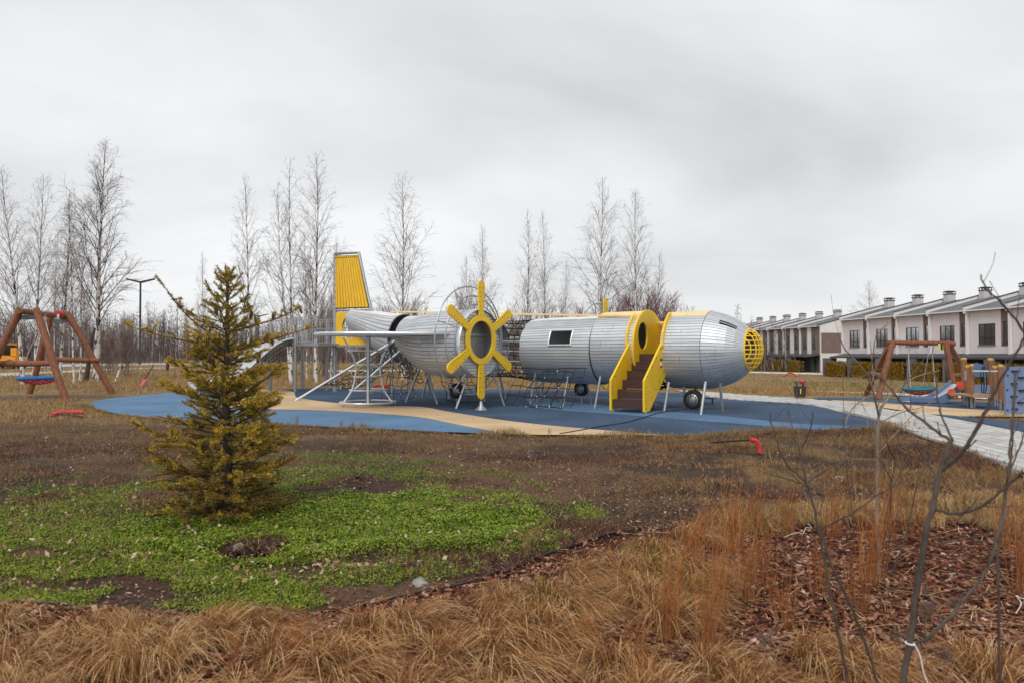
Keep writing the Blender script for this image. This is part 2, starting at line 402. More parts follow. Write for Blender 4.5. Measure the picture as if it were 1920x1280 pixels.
# foreground zones
EDGE = GL([(-900,1128),(-300,1128),(0,1133),(180,1140),(330,1149),(520,1149),(660,1140),(760,1130),(880,1100),(960,1075),(1030,1046),(1100,1020),(1150,1004),(1230,990),(1330,980),(1500,978),(1700,982),(1920,990),(2300,1010)], 5)
BED = EDGE+[Vector((9, -3)), Vector((-9, -3))]
GREEN = GL([(-700,960),(0,940),(150,915),(280,905),(420,885),(560,872),(640,868),(720,878),(800,890),(880,898),(950,920),(1010,936),(1060,955),(1075,980),(1035,1010),(970,1038),(850,1070),(600,1100),(300,1095),(0,1085),(-700,1080)], 3)
GREEN2 = GL([(-700,900),(0,905),(150,885),(280,875),(420,860),(560,846),(700,850),(800,862),(960,890),(1070,925),(1130,960),(1110,995),(1060,1016),(980,1055),(850,1100),(660,1132),(330,1140),(0,1128),(-700,1120)], 3)
GCORE = GL([(300,960),(420,935),(560,905),(650,905),(760,920),(900,935),(980,950),(1020,975),(1000,1000),(930,1030),(800,1045),(600,1050),(420,1060),(260,1020),(200,990)], 3)
HOLES = [(475,1027,.30,.20),(660,905,.4,.3),(60,1035,.2,.06),(700,915,.5,.2),(330,925,.5,.25),(880,940,.22,.1),(1070,990,.25,.12),(600,920,.35,.2),(900,905,.5,.25)]
HOLES = [(at(a, b).x, at(a, b).y, c, d) for a, b, c, d in HOLES]
def holes(x, y):
    r = np.zeros(np.shape(x))
    for hx, hy, a, b in HOLES: r = np.maximum(r, 1-np.sqrt(((x-hx)/a)**2+((y-hy)/(b*2))**2))
    return np.clip(r*3, 0, 1)
def warp(x, y, a, k, s=3): return x+a*(fbm(x*k, y*k, s)-.5)*2, y+a*(fbm(x*k, y*k, s+9)-.5)*2
def green_amt(x, y):
    wx, wy = warp(x, y, .75, 1.3)
    g = inpoly(wx, wy, GREEN).astype(float)*.62
    wx, wy = warp(x, y, 1.1, 2.4, 57); g = np.maximum(g, inpoly(wx, wy, GREEN)*np.clip((fbm(x*3.1, y*3.1, 77)-.48)*8, 0, 1)*.55)
    g = np.maximum(g, inpoly(x, y, GREEN2)*np.clip((fbm(x*2.3, y*2.3, 87)-.44)*5, 0, .5))
    wx, wy = warp(x, y, .3, 1.6, 21); g = np.maximum(g, inpoly(wx, wy, GCORE)*1.0)
    g = g*np.clip((fbm(x*2.1, y*2.1, 31)-.22)*6, .25, 1)
    return np.clip(g*(1-holes(x, y)), 0, 1)
C_ = lambda *c: np.array(c)
FIELD1, FIELD2 = C_(.265, .175, .085), C_(.175, .115, .058); SOIL1, SOIL2 = C_(.034, .026, .022), C_(.085, .056, .038)
LITTER = C_(.155, .088, .052); REDDISH = C_(.10, .048, .036); STRAWG = C_(.215, .132, .055); GREENG = C_(.05, .085, .022); MULCH = C_(.075, .03, .022); YG = C_(.16, .15, .04)
MIDX = at(900, 860)
SWX, SWY = at(250, 744).x-2.2, at(250, 744).y+.2
def zone_col(x, y):
    x = np.asarray(x, float); y = np.asarray(y, float); n = fbm(x*.9, y*.9, 5)[:, None]; n2 = fbm(x*.22, y*.22, 8)[:, None]; n3 = fbm(x*3, y*3, 15)[:, None]
    far = FIELD1*n2*1.15+FIELD2*(1.15-n2*1.15)
    yg = np.clip((fbm(x*.12, y*.07, 44)-.52)*6, 0, 1)[:, None]*sstep(30, 45, y)[:, None]; far = far*(1-yg*.6)+YG*yg*.6
    near = SOIL1*(1-n)+SOIL2*n
    lit = np.clip((fbm(x*1.3, y*1.3, 13)-.46)*8, 0, 1)[:, None]
    right = sstep(.8, 3.0, x-.12*(y-8))[:, None]; left = sstep(-2.0, -4.5, x)[:, None]
    near = near*(1-lit*.75)+(LITTER*(1-right)+STRAWG*right)*lit*.75
    red = np.clip((fbm(x*.8+5, y*1.2, 23)-.50)*6, 0, 1)[:, None]*(1-left*.3); near = near*(1-red*.5)+REDDISH*red*.5
    k = sstep(10.5, 15.5, y+2.2*(fbm(x*.5, y*.5, 3)-.5)-np.abs(x)*.10)[:, None]
    bord = np.clip(1-np.abs(y-11.3-.0*x)/1.0, 0, 1)[:, None]*.6
    c = near*(1-k)+far*k; c = c*(1-bord*(1-k))+FIELD2*bord*(1-k)
    wx, wy = warp(x, y, .9, .7, 66); wsp = np.clip(1.5-np.hypot((wx-SWX)/4.6, (wy-SWY)/1.5)*1.5, 0, 1)[:, None]*.85; c = c*(1-wsp)+C_(.115, .088, .07)*wsp
    g = green_amt(x, y)[:, None]; c = c*(1-g*.75)+GREENG*g*.75
    b = inpoly(x, y, BED)[:, None]; c = np.where(b, MULCH*(.6+.8*n3), c)
    return c*(.8+.4*n3)
def build_ground():
    na, nd = 420, 250; an = np.radians(np.linspace(-88, 88, na)); ds = .7*(900/.7)**(np.linspace(0, 1, nd))
    A, D = np.meshgrid(an, ds); X = (D*np.sin(A)).ravel(); Y = (D*np.cos(A)).ravel()-.3
    nearf = 1-sstep(12, 30, np.hypot(X, Y)); pv = on_paved(X, Y)
    Z = gz(X, Y)+((fbm(X*1.6, Y*1.6, 2)-.5)*.10+(fbm(X*7, Y*7, 4)-.5)*.035)*nearf
    Z -= .07*np.clip(1-np.abs(np.hypot((X-at(475,1027).x)/.30, (Y-at(475,1027).y)/.3)), 0, 1)
    near_pv = pv.copy()
    for dx, dy in ((.35,0),(-.35,0),(0,.35),(0,-.35),(.8,.0),(-.8,0),(0,.8),(0,-.5)): near_pv |= on_paved(X+dx, Y+dy)
    Z = np.where(near_pv, np.minimum(Z, gz(X, Y)-.012), Z); Z = np.where(pv, gz(X, Y)-.03, Z)
    me = bpy.data.meshes.new('ground'); idx = np.arange(na*nd).reshape(nd, na)
    Fq = np.stack([idx[:-1, :-1], idx[:-1, 1:], idx[1:, 1:], idx[1:, :-1]], -1).reshape(-1, 4)
    me.vertices.add(na*nd); me.vertices.foreach_set('co', np.stack([X, Y, Z], 1).astype(np.float32).ravel())
    n = len(Fq); me.loops.add(n*4); me.loops.foreach_set('vertex_index', Fq[:, ::-1].astype(np.int32).ravel())
    me.polygons.add(n); me.polygons.foreach_set('loop_start', np.arange(0, n*4, 4, dtype=np.int32)); me.polygons.foreach_set('use_smooth', np.ones(n, bool))
    me.update(calc_edges=True)
    ca = me.color_attributes.new('soil_kind', 'FLOAT_COLOR', 'POINT'); c = np.ones((na*nd, 4), np.float32); c[:, :3] = zone_col(X, Y); ca.data.foreach_set('color', c.ravel())
    m = bpy.data.materials.new('earth'); m.use_nodes = True; t = m.node_tree; b = t.nodes['Principled BSDF']; b.inputs['Roughness'].default_value = 1; b.inputs['Specular IOR Level'].default_value = .15
    at_ = N('ShaderNodeAttribute', t); at_.attribute_name = 'soil_kind'; co = N('ShaderNodeTexCoord', t)
    vals = []
    for s_, lo, hi in ((34, .45, 1.55), (3.3, .7, 1.3)):
        nn = N('ShaderNodeTexNoise', t); nn.inputs['Scale'].default_value = s_; nn.inputs['Detail'].default_value = 6; nn.inputs['Roughness'].default_value = .7; t.links.new(co.outputs['Object'], nn.inputs['Vector'])
        mr = N('ShaderNodeMapRange', t); mr.inputs['From Min'].default_value = .3; mr.inputs['From Max'].default_value = .7; mr.inputs['To Min'].default_value = lo; mr.inputs['To Max'].default_value = hi; t.links.new(nn.outputs['Fac'], mr.inputs['Value']); vals.append((nn, mr))
    mu = N('ShaderNodeMath', t, operation='MULTIPLY'); t.links.new(vals[0][1].outputs[0], mu.inputs[0]); t.links.new(vals[1][1].outputs[0], mu.inputs[1])
    sv = N('ShaderNodeVectorMath', t, operation='SCALE'); t.links.new(at_.outputs['Color'], sv.inputs[0]); t.links.new(mu.outputs[0], sv.inputs['Scale']); t.links.new(sv.outputs[0], b.inputs['Base Color'])
    bp = N('ShaderNodeBump', t); bp.inputs['Strength'].default_value = .8; bp.inputs['Distance'].default_value = .03; t.links.new(vals[0][0].outputs['Fac'], bp.inputs['Height']); t.links.new(bp.outputs[0], b.inputs['Normal'])
    me.materials.append(m); kind(link('ground', me), 'structure')
    return X, Y, Z
build_ground()
def gnd(x, y):
    x = np.asarray(x, float); y = np.asarray(y, float); nearf = 1-sstep(12, 30, np.hypot(x, y+.3))
    return gz(x, y)+((fbm(x*1.6, y*1.6, 2)-.5)*.10+(fbm(x*7, y*7, 4)-.5)*.035)*nearf
# pavers on the curved path: brick bond rows along the path, nearest 300 single, the rest one part
def build_pavers():
    a = at(1560,764); b = at(1885,845); th = math.atan2(b.y-a.y, b.x-a.x); ca, sa = math.cos(th), math.sin(th)
    L_, W_ = .40, .20; pa = np.array([(p.x, p.y) for p in PATH]); u = pa[:, 0]*ca+pa[:, 1]*sa; v = -pa[:, 0]*sa+pa[:, 1]*ca
    cells = []
    for j in range(int(v.min()/W_)-1, int(v.max()/W_)+2):
        for i in range(int(u.min()/L_)-2, int(u.max()/L_)+2):
            cu = (i+(.5 if j % 2 else 0))*L_; cv = j*W_; cells.append((cu*ca-cv*sa, cu*sa+cv*ca))
    cells = np.array(cells); ok = np.ones(len(cells), bool)
    for du, dv_ in ((L_*.36, W_*.3), (-L_*.36, W_*.3), (L_*.36, -W_*.3), (-L_*.36, -W_*.3)):
        ok &= inpoly(cells[:, 0]+du*ca-dv_*sa, cells[:, 1]+du*sa+dv_*ca, PATH)
    cells = cells[ok]; d = np.hypot(cells[:, 0], cells[:, 1]); cells = cells[np.argsort(d)]
    vis = np.abs(cells[:, 0]/np.maximum(cells[:, 1], .1)) < .78; cells = np.concatenate([cells[vis], cells[~vis]])
    path = [o for o in bpy.data.objects if o.name == 'paved_path'][0]
    mats = [M['paver'], mat('paver_b', (.40,.39,.375), .85, ns=2.5, amt=.12), mat('paver_c', (.52,.505,.48), .85, ns=2.5, amt=.12)]
    mes = []
    for m in mats:
        q = MB(); q.add([(-L_/2+.006,-W_/2+.006,-.03),(L_/2-.006,-W_/2+.006,-.03),(L_/2-.006,W_/2-.006,-.03),(-L_/2+.006,W_/2-.006,-.03),
                 (-L_/2+.012,-W_/2+.012,.012),(L_/2-.012,-W_/2+.012,.012),(L_/2-.012,W_/2-.012,.012),(-L_/2+.012,W_/2-.012,.012)],
                 [(4,5,6,7),(0,1,5,4),(1,2,6,5),(2,3,7,6),(3,0,4,7)]); mes.append(q.mesh('paver', m))
    rest = MB()
    for i, (x, y) in enumerate(cells):
        k = random.choice((0, 0, 1, 2)); z = float(gz(x, y))+.014+random.uniform(-.002, .003)
        if i < 300:
            o = link('paver', mes[k], path, (x, y, z), th+random.uniform(-.008, .008))
        else:
            rest.mi = k; V = [v_.co for v_ in mes[k].vertices]; rest.add([(p.x*ca-p.y*sa+x, p.x*sa+p.y*ca+y, p.z+z) for p in V], [tuple(f.vertices) for f in mes[k].polygons])
    if rest.f: kind(rest.build('paving', mats, path), 'stuff')
build_pavers()

# ------------------------------------------------------------------ houses
HG = -1.09
def house_meshes(style):
    """local: x along the front (0 far .. W near), y back, z up from the house ground"""
    W = 4.28; D = 5.5; EV = 6.25; RG = 7.75; H = {}; 
    def part(n, fn, ms, sm=False):
        q = MB(); fn(q); H[n] = (q.mesh(n, ms, sm))
    front = []
    if style == 'pink':
        wx0, wx1, wz0, wz1 = 1.05, 2.75, 3.25, 5.05; bx0, bx1 = 3.30, 4.12
        def wall(q):   # front leaf with the window hole and a recess for the brown strip
            z0, z1 = 2.35, EV
            def slab(x0, x1, za, zb, y0=0, y1=.25): q.box(((x0+x1)/2, (y0+y1)/2, (za+zb)/2), (x1-x0, y1-y0, zb-za))
            slab(0, wx0, z0, z1); slab(wx1, bx0, z0, z1); slab(wx0, wx1, z0, wz0); slab(wx0, wx1, wz1, z1); slab(bx1, W, z0, z1); slab(bx0, bx1, z0, 3.1)
        part('wall', wall, M['wall_pink'])
        part('brown_panel', lambda q: [q.box(((bx0+bx1)/2, .09, 3.25), (bx1-bx0, .14, .3)), q.box(((bx0+bx1)/2, .09, 5.72), (bx1-bx0, .14, 1.06)), q.box((bx0+.10, .09, 4.3), (.20, .14, 1.8)), q.box((bx1-.10, .09, 4.3), (.20, .14, 1.8))], M['wall_brown'])
        wins = [(wx0, wx1, wz0, wz1, .06, (.36, .72), .32), (bx0+.20, bx1-.20, 3.4, 5.2, .07, (), 0)]
    else:
        wx = [(.62, 1.35), (2.75, 3.48)]; zz = (3.3, 5.0)
        def wall(q):
            def slab(x0, x1, za, zb): q.box(((x0+x1)/2, .125, (za+zb)/2), (x1-x0, .25, zb-za))
            xs = [0, wx[0][0], wx[0][1], 1.5]; 
            slab(.0, wx[0][0], 2.35, EV); slab(wx[0][1], 1.62, 2.35, EV); slab(2.5, wx[1][0], 2.35, EV); slab(wx[1][1], W, 2.35, EV)
            for a, b in wx: slab(a, b, 2.35, zz[0]); slab(a, b, zz[1], EV)
        part('wall', wall, M['wall_brown'])
        part('white_pier', lambda q: q.box((2.06, .09, 4.3), (.88, .34, 3.9)), M['wall_white'])
        wins = [(a, b, zz[0], zz[1], .06, (.5,), .3) for a, b in wx]
    H['_wins'] = []
    for (x0, x1, z0, z1, y, mull, tr) in wins:
        q = MB(); t = .055
        q.box(((x0+x1)/2, y, z0+t/2), (x1-x0, .08, t)); q.box(((x0+x1)/2, y, z1-t/2), (x1-x0, .08, t))
        q.box((x0+t/2, y, (z0+z1)/2), (t, .08, z1-z0-2*t)); q.box((x1-t/2, y, (z0+z1)/2), (t, .08, z1-z0-2*t))
        for m_ in mull: q.box((x0+(x1-x0)*m_, y, (z0+z1)/2), (.05, .07, z1-z0-2*t))
        if tr: q.box(((x0+x1)/2, y, z0+(z1-z0)*tr), (x1-x0-2*t, .066, .045))
        fr = q.mesh('window', M['frame_dark']); g = MB(); g.box(((x0+x1)/2, y+.02, (z0+z1)/2), (x1-x0-2*t, .02, z1-z0-2*t)); 
        s = MB(); s.box(((x0+x1)/2, -.02, z0-.035), (x1-x0+.1, .16, .04))
        cu = MB(); cu.box((x0+(x1-x0)*.18, y+.1, (z0+z1)/2), ((x1-x0)*.26, .02, z1-z0-.14)); cu.box((x0+(x1-x0)*.85, y+.1, (z0+z1)/2), ((x1-x0)*.2, .02, z1-z0-.14))
        H['_wins'].append((fr, g.mesh('pane', M['glass']), s.mesh('sill', M['frame_dark'])))
    part('house_core', lambda q: q.box((W/2, D/2+.3, 3.1), (W, D-.1, 6.2)), M['recess_dark'])
    def roof(q):
        y0, z0, y1, z1 = -.35, EV-.02, D+.15, RG; th = .12
        n = 9
        for i in range(n):     # standing metal sheets laid side by side
            xa = .16+(W-.16)*i/n; xb = .16+(W-.16)*(i+1)/n-.025
            q.add([(xa,y0,z0),(xb,y0,z0),(xb,y1,z1),(xa,y1,z1),(xa,y0,z0+th),(xb,y0,z0+th),(xb,y1,z1+th),(xa,y1,z1+th)], [(3,2,1,0),(4,5,6,7),(0,1,5,4),(1,2,6,5),(2,3,7,6),(3,0,4,7)])
        q.add([(.16,y0+.02,z0),(W,y0+.02,z0),(W,y1,z1),(.16,y1,z1),(.16,y0+.02,z0+th-.05),(W,y0+.02,z0+th-.05),(W,y1,z1+th-.05),(.16,y1,z1+th-.05)], [(3,2,1,0),(4,5,6,7),(0,1,5,4),(1,2,6,5),(2,3,7,6),(3,0,4,7)])
    part('roof', roof, M['roof_slate'])
    def pw(q):    # party wall standing above the roof
        q.add([(-.14,-.42,EV-.25),(.14,-.42,EV-.25),(.14,D+.2,RG-.3),(-.14,D+.2,RG-.3),(-.14,-.42,EV+.38),(.14,-.42,EV+.38),(.14,D+.2,RG+.42),(-.14,D+.2,RG+.42)], [(3,2,1,0),(4,5,6,7),(0,1,5,4),(1,2,6,5),(2,3,7,6),(3,0,4,7)])
    part('party_wall', pw, M['trim_white'])
    part('coping', lambda q: q.add([(-.19,-.46,EV+.385),(.19,-.46,EV+.385),(.19,D+.22,RG+.425),(-.19,D+.22,RG+.425),(-.19,-.46,EV+.44),(.19,-.46,EV+.44),(.19,D+.22,RG+.48),(-.19,D+.22,RG+.48)], [(3,2,1,0),(4,5,6,7),(0,1,5,4),(1,2,6,5),(2,3,7,6),(3,0,4,7)]), M['canopy_dark'])
    part('gutter', lambda q: q.box((W/2+.1, -.42, EV+.0), (W-.2, .13, .12)), M['trim_white'])
    part('downpipe', lambda q: q.box((.02, -.14, 4.2), (.20, .22, 4.0)), M['trim_white'])
    def snow(q):
        for i in range(13): q.box((.45+i*.29, .35+(i % 2)*.45, EV+.22+(i % 2)*.125), (.16, .05, .12))
    part('snow_guard', snow, M['canopy_dark'])
    part('chimney', lambda q: q.box((.62, D-.15, RG+.10), (.62, .85, 1.2)), M['chimney_render'])
    def cap(q):
        q.box((.62, D-.15, RG+.74), (.74, .98, .07))
        for a in (-.28, 0, .28):
            for b in (-.38, 0, .38): q.box((.62+a, D-.15+b, RG+.86), (.05, .05, .17))
        q.box((.62, D-.15, RG+.975), (.74, .98, .06)); q.box((.62, D-.15, RG+1.035), (.5, .7, .06))
    part('chimney_cap', cap, M['canopy_dark'])
    part('canopy', lambda q: q.add([(0,-1.75,2.05),(W,-1.75,2.05),(W,.02,2.3),(0,.02,2.3),(0,-1.75,2.2),(W,-1.75,2.2),(W,.02,2.52),(0,.02,2.52)], [(3,2,1,0),(4,5,6,7),(0,1,5,4),(1,2,6,5),(2,3,7,6),(3,0,4,7)]), M['canopy_dark'])
    part('partition', lambda q: q.box((.0, -1.75, 1.02), (.22, 1.6, 2.03)), M['door_grey'])
    part('door', lambda q: q.box((2.6, -.01, 1.05), (1.0, .06, 2.05)), M['door_grey'])
    return H, W
HM = {s: house_meshes(s) for s in ('pink', 'brown')}
def add_house(style, origin, rz, label, group):
    H, W = HM[style]; t = thing('terraced_house', label, 'house', origin, rz, group); cp = None
    for n, me in H.items():
        if n in ('_wins', 'chimney_cap', 'snow_guard', 'coping'): continue
        o = link(n, me, t)
        if n == 'chimney': link('chimney_cap', H['chimney_cap'], o)
        if n == 'roof': link('snow_guard', H['snow_guard'], o)
        if n == 'party_wall': link('coping', H['coping'], o)
    for fr, g, s in H['_wins']:
        f = link('window', fr, t); link('pane', g, f); link('sill', s, f)
    return t
fd = Vector((-.166, .986)).normalized(); bd = Vector((fd.y, -fd.x)); HRZ = math.atan2(-fd.y, -fd.x)
def along(P0, k): return (P0.x+fd.x*k, P0.y+fd.y*k, HG)
R1 = Vector((37.5, 77.2))      # far end of the near row
lab1 = ['pink terraced house at the far end of the near row, by the gable wall', 'pink terraced house second from the far end, behind the tall pale birch',
        'pink terraced house with the air conditioner box at its corner, behind the swing', 'pink terraced house with a wide window, right above the swing sign',
        'pink terraced house with the largest window in view, above the wooden play posts', 'pink terraced house cut off by the right edge of the view']
houses = []
for i in range(6):
    o = along(R1, -(i)*4.28); houses.append(add_house('pink', o, HRZ, lab1[i], 'terraced houses of the near row'))
q = MB(); q.box((0, -.2, 3.98), (.62, .3, .5)); q.lathe([(.2, -.37), (.2, -.355)], (0, 0, 3.98), 'Y', 14); ac = q.build('air_conditioner', M['box_white']); ac.location = along(R1, -2*4.28-.75); ac.rotation_euler = (0, 0, HRZ); tag(ac, 'white air conditioner box on the pink wall above the swing', 'air conditioner')
R2 = Vector((42.3, 94.0))
lab2 = ['brown and white terraced house nearest in the far row, beside its end wall', 'brown and white terraced house second from the end wall of the far row', 'brown and white terraced house third from the end wall of the far row',
        'brown and white terraced house just right of the yellow airplane nose', 'brown and white terraced house partly behind the yellow airplane nose', 'brown and white terraced house farthest away, its roof just above the airplane nose']
for i in range(6): add_house('brown', along(R2, (i+1)*4.28), HRZ, lab2[i], 'terraced houses of the far row')
# closing gable wall of the far row
t = thing('gable_wall', 'white end wall of the far house row with a big brown panel', 'wall', along(R2, -.12), HRZ)
q = MB(); q.add([(0,0,0),(0,5.7,0),(0,5.7,7.9),(0,0,6.45),(.2,0,0),(.2,5.7,0),(.2,5.7,7.9),(.2,0,6.45)], [(0,1,2,3),(7,6,5,4),(0,4,5,1),(1,5,6,2),(2,6,7,3),(3,7,4,0)]); q.build('wall', M['wall_white'], t)
q = MB(); q.box((.23, 2.75, 4.0), (.06, 5.3, 2.7)); q.build('brown_panel', M['wall_brown'], t)
q = MB(); q.add([(-.05,-.3,6.38),(-.05,5.8,7.95),(.28,5.8,7.95),(.28,-.3,6.38),(-.05,-.3,6.48),(-.05,5.8,8.05),(.28,5.8,8.05),(.28,-.3,6.48)], [(0,1,2,3),(7,6,5,4),(0,4,5,1),(1,5,6,2),(2,6,7,3),(3,7,4,0)]); q.build('coping', M['canopy_dark'], t)
yd = MB(); yd.box((0, 0, .95), (.2, 7.0, 1.9)); y_ = yd.build('garden_wall', M['wall_white']); p = along(R2, -3.2); y_.location = (p[0]+3.2, p[1]+.2, HG); y_.rotation_euler = (0, 0, HRZ); tag(y_, 'low white garden wall below the brown end wall of the far row', 'wall')
# hedges in front of the houses
def hedge_mesh(seed, w_, d_, h_, n=2600):
    r = np.random.default_rng(seed); C = np.stack([r.uniform(-w_/2, w_/2, n), r.uniform(-d_/2, d_/2, n), r.uniform(0, h_*.92, n)], 1)
    sc = np.where(r.random(n) < .75, 1, .8); C[:, 1] = np.where(r.random(n) < .6, -d_/2*(1-.12*r.random(n)), C[:, 1])
    C[:, 2] *= 1-.12*np.sin(C[:, 0]*2.1+seed)**2
    B = C.copy(); P = kites(B, r.uniform(.12, .30, n), r.normal(0, .07, (n, 2)), r.uniform(.05, .12, n), r)
    o = quads('hedge', P, [M['hedge_0'], M['hedge_1'], M['hedge_2']], r.integers(0, 3, n)); me = o.data; bpy.data.objects.remove(o); return me
HED = [hedge_mesh(s, 3.2, .9, 1.75) for s in (1, 2, 3)]
core = MB(); core.box((0, 0, .7), (3.0, .6, 1.4)); corem = core.mesh('hedge_core', M['bush_dark'])
hl = ['brown green hedge at the far end of the near house row', 'brown green hedge behind the tall pale birch by the pink houses', 'brown green hedge just left of the swing legs', 'brown green hedge seen between the swing ropes', 'brown green hedge right of the nest swing, before a pink house', 'brown green hedge behind the wooden play posts']
for i in range(6):
    p = along(R1, -i*4.28-2.1); o = link('hedge', HED[i % 3], None, (p[0]-bd.x*2.1, p[1]-bd.y*2.1, HG), HRZ); tag(o, hl[i], 'hedge', 'hedges along the house fronts'); kc = link('inner_branches', corem, o)
hl2 = ['brown hedge before the far row, nearest its end wall', 'brown hedge before the far row, second from the end wall', 'brown hedge before the far row, just right of the airplane nose', 'brown hedge before the far row, behind the airplane nose']
for i in range(4):
    p = along(R2, (i+.5)*4.28); o = link('hedge', HED[(i+1) % 3], None, (p[0]-bd.x*2.3, p[1]-bd.y*2.3, HG-.05), HRZ); tag(o, hl2[i], 'hedge', 'hedges along the house fronts'); link('inner_branches', corem, o)
# ------------------------------------------------------------------ the airplane climbing frame
PO = Vector((4.6, 17.3, 0)); PRZ = R(-35); PX = Vector((math.cos(PRZ), math.sin(PRZ), 0)); PY = Vector((-PX.y, PX.x, 0))
def toL(v): d = Vector((v[0], v[1], 0))-PO; return Vector((d.dot(PX), d.dot(PY), v[2]))
plane = thing('play_airplane', 'silver and yellow airplane shaped climbing frame in the middle of the blue rubber ground', 'play structure', PO, PRZ)
NSL = 72
def slat_mesh(prof, a0, a1, th=.022, split=None):
    q = MB(); segs = [prof] if not split else [prof[:split+1], prof[split:]]
    for si, pf in enumerate(segs):
        V = []
        for k, (x, zc, r) in enumerate(pf):
            if split and si == 0 and k == len(pf)-1: x -= .004
            if split and si == 1 and k == 0: x += .004
            for a, rr in ((a0, r), (a1, r), (a1, r-th), (a0, r-th)): V.append((x, -math.cos(a)*rr, zc+math.sin(a)*rr))
        n = len(pf); Fs = []
        for i in range(n-1):
            for j in range(4): Fs.append((i*4+j, i*4+(j+1) % 4, i*4+4+(j+1) % 4, i*4+4+j))
        Fs += [(3, 2, 1, 0), tuple((n-1)*4+j for j in range(4))]; q.add(V, Fs)
    return q
def lerp_prof(prof, k):
    o = []
    for i in range(len(prof)-1):
        for j in range(k):
            t = j/k; o.append(tuple(prof[i][c]*(1-t)+prof[i+1][c]*t for c in range(3)))
    return o+[prof[-1]]
def section(name, prof, topcol=None, toprange=(60, 120), skip=None, single=True, liner='liner', n=NSL, lo=-78, hi=104):
    q = MB(); m = 48; V = []
    for x, zc, r in prof:
        for j in range(m):
            t = 2*PI*j/m; V.append((x, -math.cos(t)*(r-.05), zc+math.sin(t)*(r-.05)))
    Fs = []
    for i in range(len(prof)-1):
        for j in range(m):
            am = math.degrees(2*PI*(j+.5)/m); am = am if am <= 180 else am-360; xm = (prof[i][0]+prof[i+1][0])/2
            if skip and skip(xm, am): continue
            Fs.append((i*m+j, i*m+(j+1) % m, i*m+m+(j+1) % m, i*m+m+j))
    q.add(V, Fs); sec = q.build(name, M[liner], plane, True); rest = {}
    for k in range(n):
        a0 = 2*PI*(k+.07)/n; a1 = 2*PI*(k+.93)/n; am = math.degrees((a0+a1)/2); am = am if am <= 180 else am-360
        mk = topcol if topcol and toprange[0] < am < toprange[1] else random.choice(('silver', 'silver', 'silver_b', 'silver_c'))
        pieces = [prof]
        if skip:
            pf = prof; pieces = []; cur = []
            for i in range(len(pf)-1):
                if skip((pf[i][0]+pf[i+1][0])/2, am):
                    if len(cur) > 1: pieces.append(cur)
                    cur = []
                else:
                    if not cur: cur = [pf[i]]
                    cur.append(pf[i+1])
            if len(cur) > 1: pieces.append(cur)
        for pf in pieces:
            sp = random.choice((None, None, 1, 2)) if len(pf) > 3 else None
            s = slat_mesh(pf, a0, a1, split=sp)
            if single and lo < am < hi: s.build('slat', M[mk], sec)
            else:
                b = rest.setdefault(mk, MB()); b.add(s.v, s.f)
    for mk, b in rest.items(): kind(b.build('slat_cladding', M[mk], sec), 'stuff')
    # steel hoop at each end
    for i in (0, -1):
        x, zc, r = prof[i]; h = MB(); h.ring((x, 0, zc), (1, 0, 0), r-.03, .022, 48, 6); h.build('hoop', M['steel_dark'], sec, True)
    return sec
FR = .97
def ln(a, b, k): return [tuple(a[c]+(b[c]-a[c])*i/k for c in range(3)) for i in range(k+1)]
section('front_section', ln((.5, 1.5, FR), (-.5, 1.5, FR), 4) if False else ln((-.5, 1.5, FR), (.5, 1.5, FR), 4), 'cream_yellow', (58, 122))
def cskip(x, a): return .85 < x < 1.2 and 43 < a < 55      # cockpit window slot
coneprof = [(.51, 1.5, FR-.012), (.66, 1.5, .925), (.84, 1.5, .87), (1.04, 1.5, .785), (1.22, 1.5, .67), (1.40, 1.5, .50)]
section('nose_cone', coneprof, None, skip=cskip)
section('entry_section', ln((-2.45, 1.56, .96), (-1.25, 1.57, .96), 4), 'cream_yellow', (56, 124))
def wskip(x, a): return -3.75 < x < -3.05 and 8 < a < 34
midp = [(-4.75, 1.50, .9), (-4.3, 1.5, .92), (-3.75, 1.5, .93), (-3.4, 1.5, .93), (-3.05, 1.5, .93), (-2.75, 1.5, .94), (-2.5, 1.5, .94)]
section('middle_section', midp, 'white_roof', (66, 114), skip=wskip)
section('rear_section', [(-9.7, 1.82, .84), (-8.6, 1.74, .86), (-7.4, 1.66, .88), (-6.3, 1.58, .89)], 'white_roof', (60, 120), single=False)
tailp = [(-12.6, 2.62, .36), (-11.9, 2.40, .52), (-11.2, 2.18, .68), (-10.5, 1.98, .80), (-10.0, 1.88, .86)]
section('tail_cone', tailp, 'white_roof', (62, 118), n=36)
# window frame on the middle section
q = MB()
for a in (8, 34):
    q.tube([(-3.75, -math.cos(R(a))*.95, 1.5+math.sin(R(a))*.95), (-3.05, -math.cos(R(a))*.95, 1.5+math.sin(R(a))*.95)], .022, 6)
for x in (-3.75, -3.05): q.tube([(x, -math.cos(R(a))*.95, 1.5+math.sin(R(a))*.95) for a in (8, 17, 26, 34)], .022, 6)
q.build('window_frame', M['steel_pale'], plane, True)
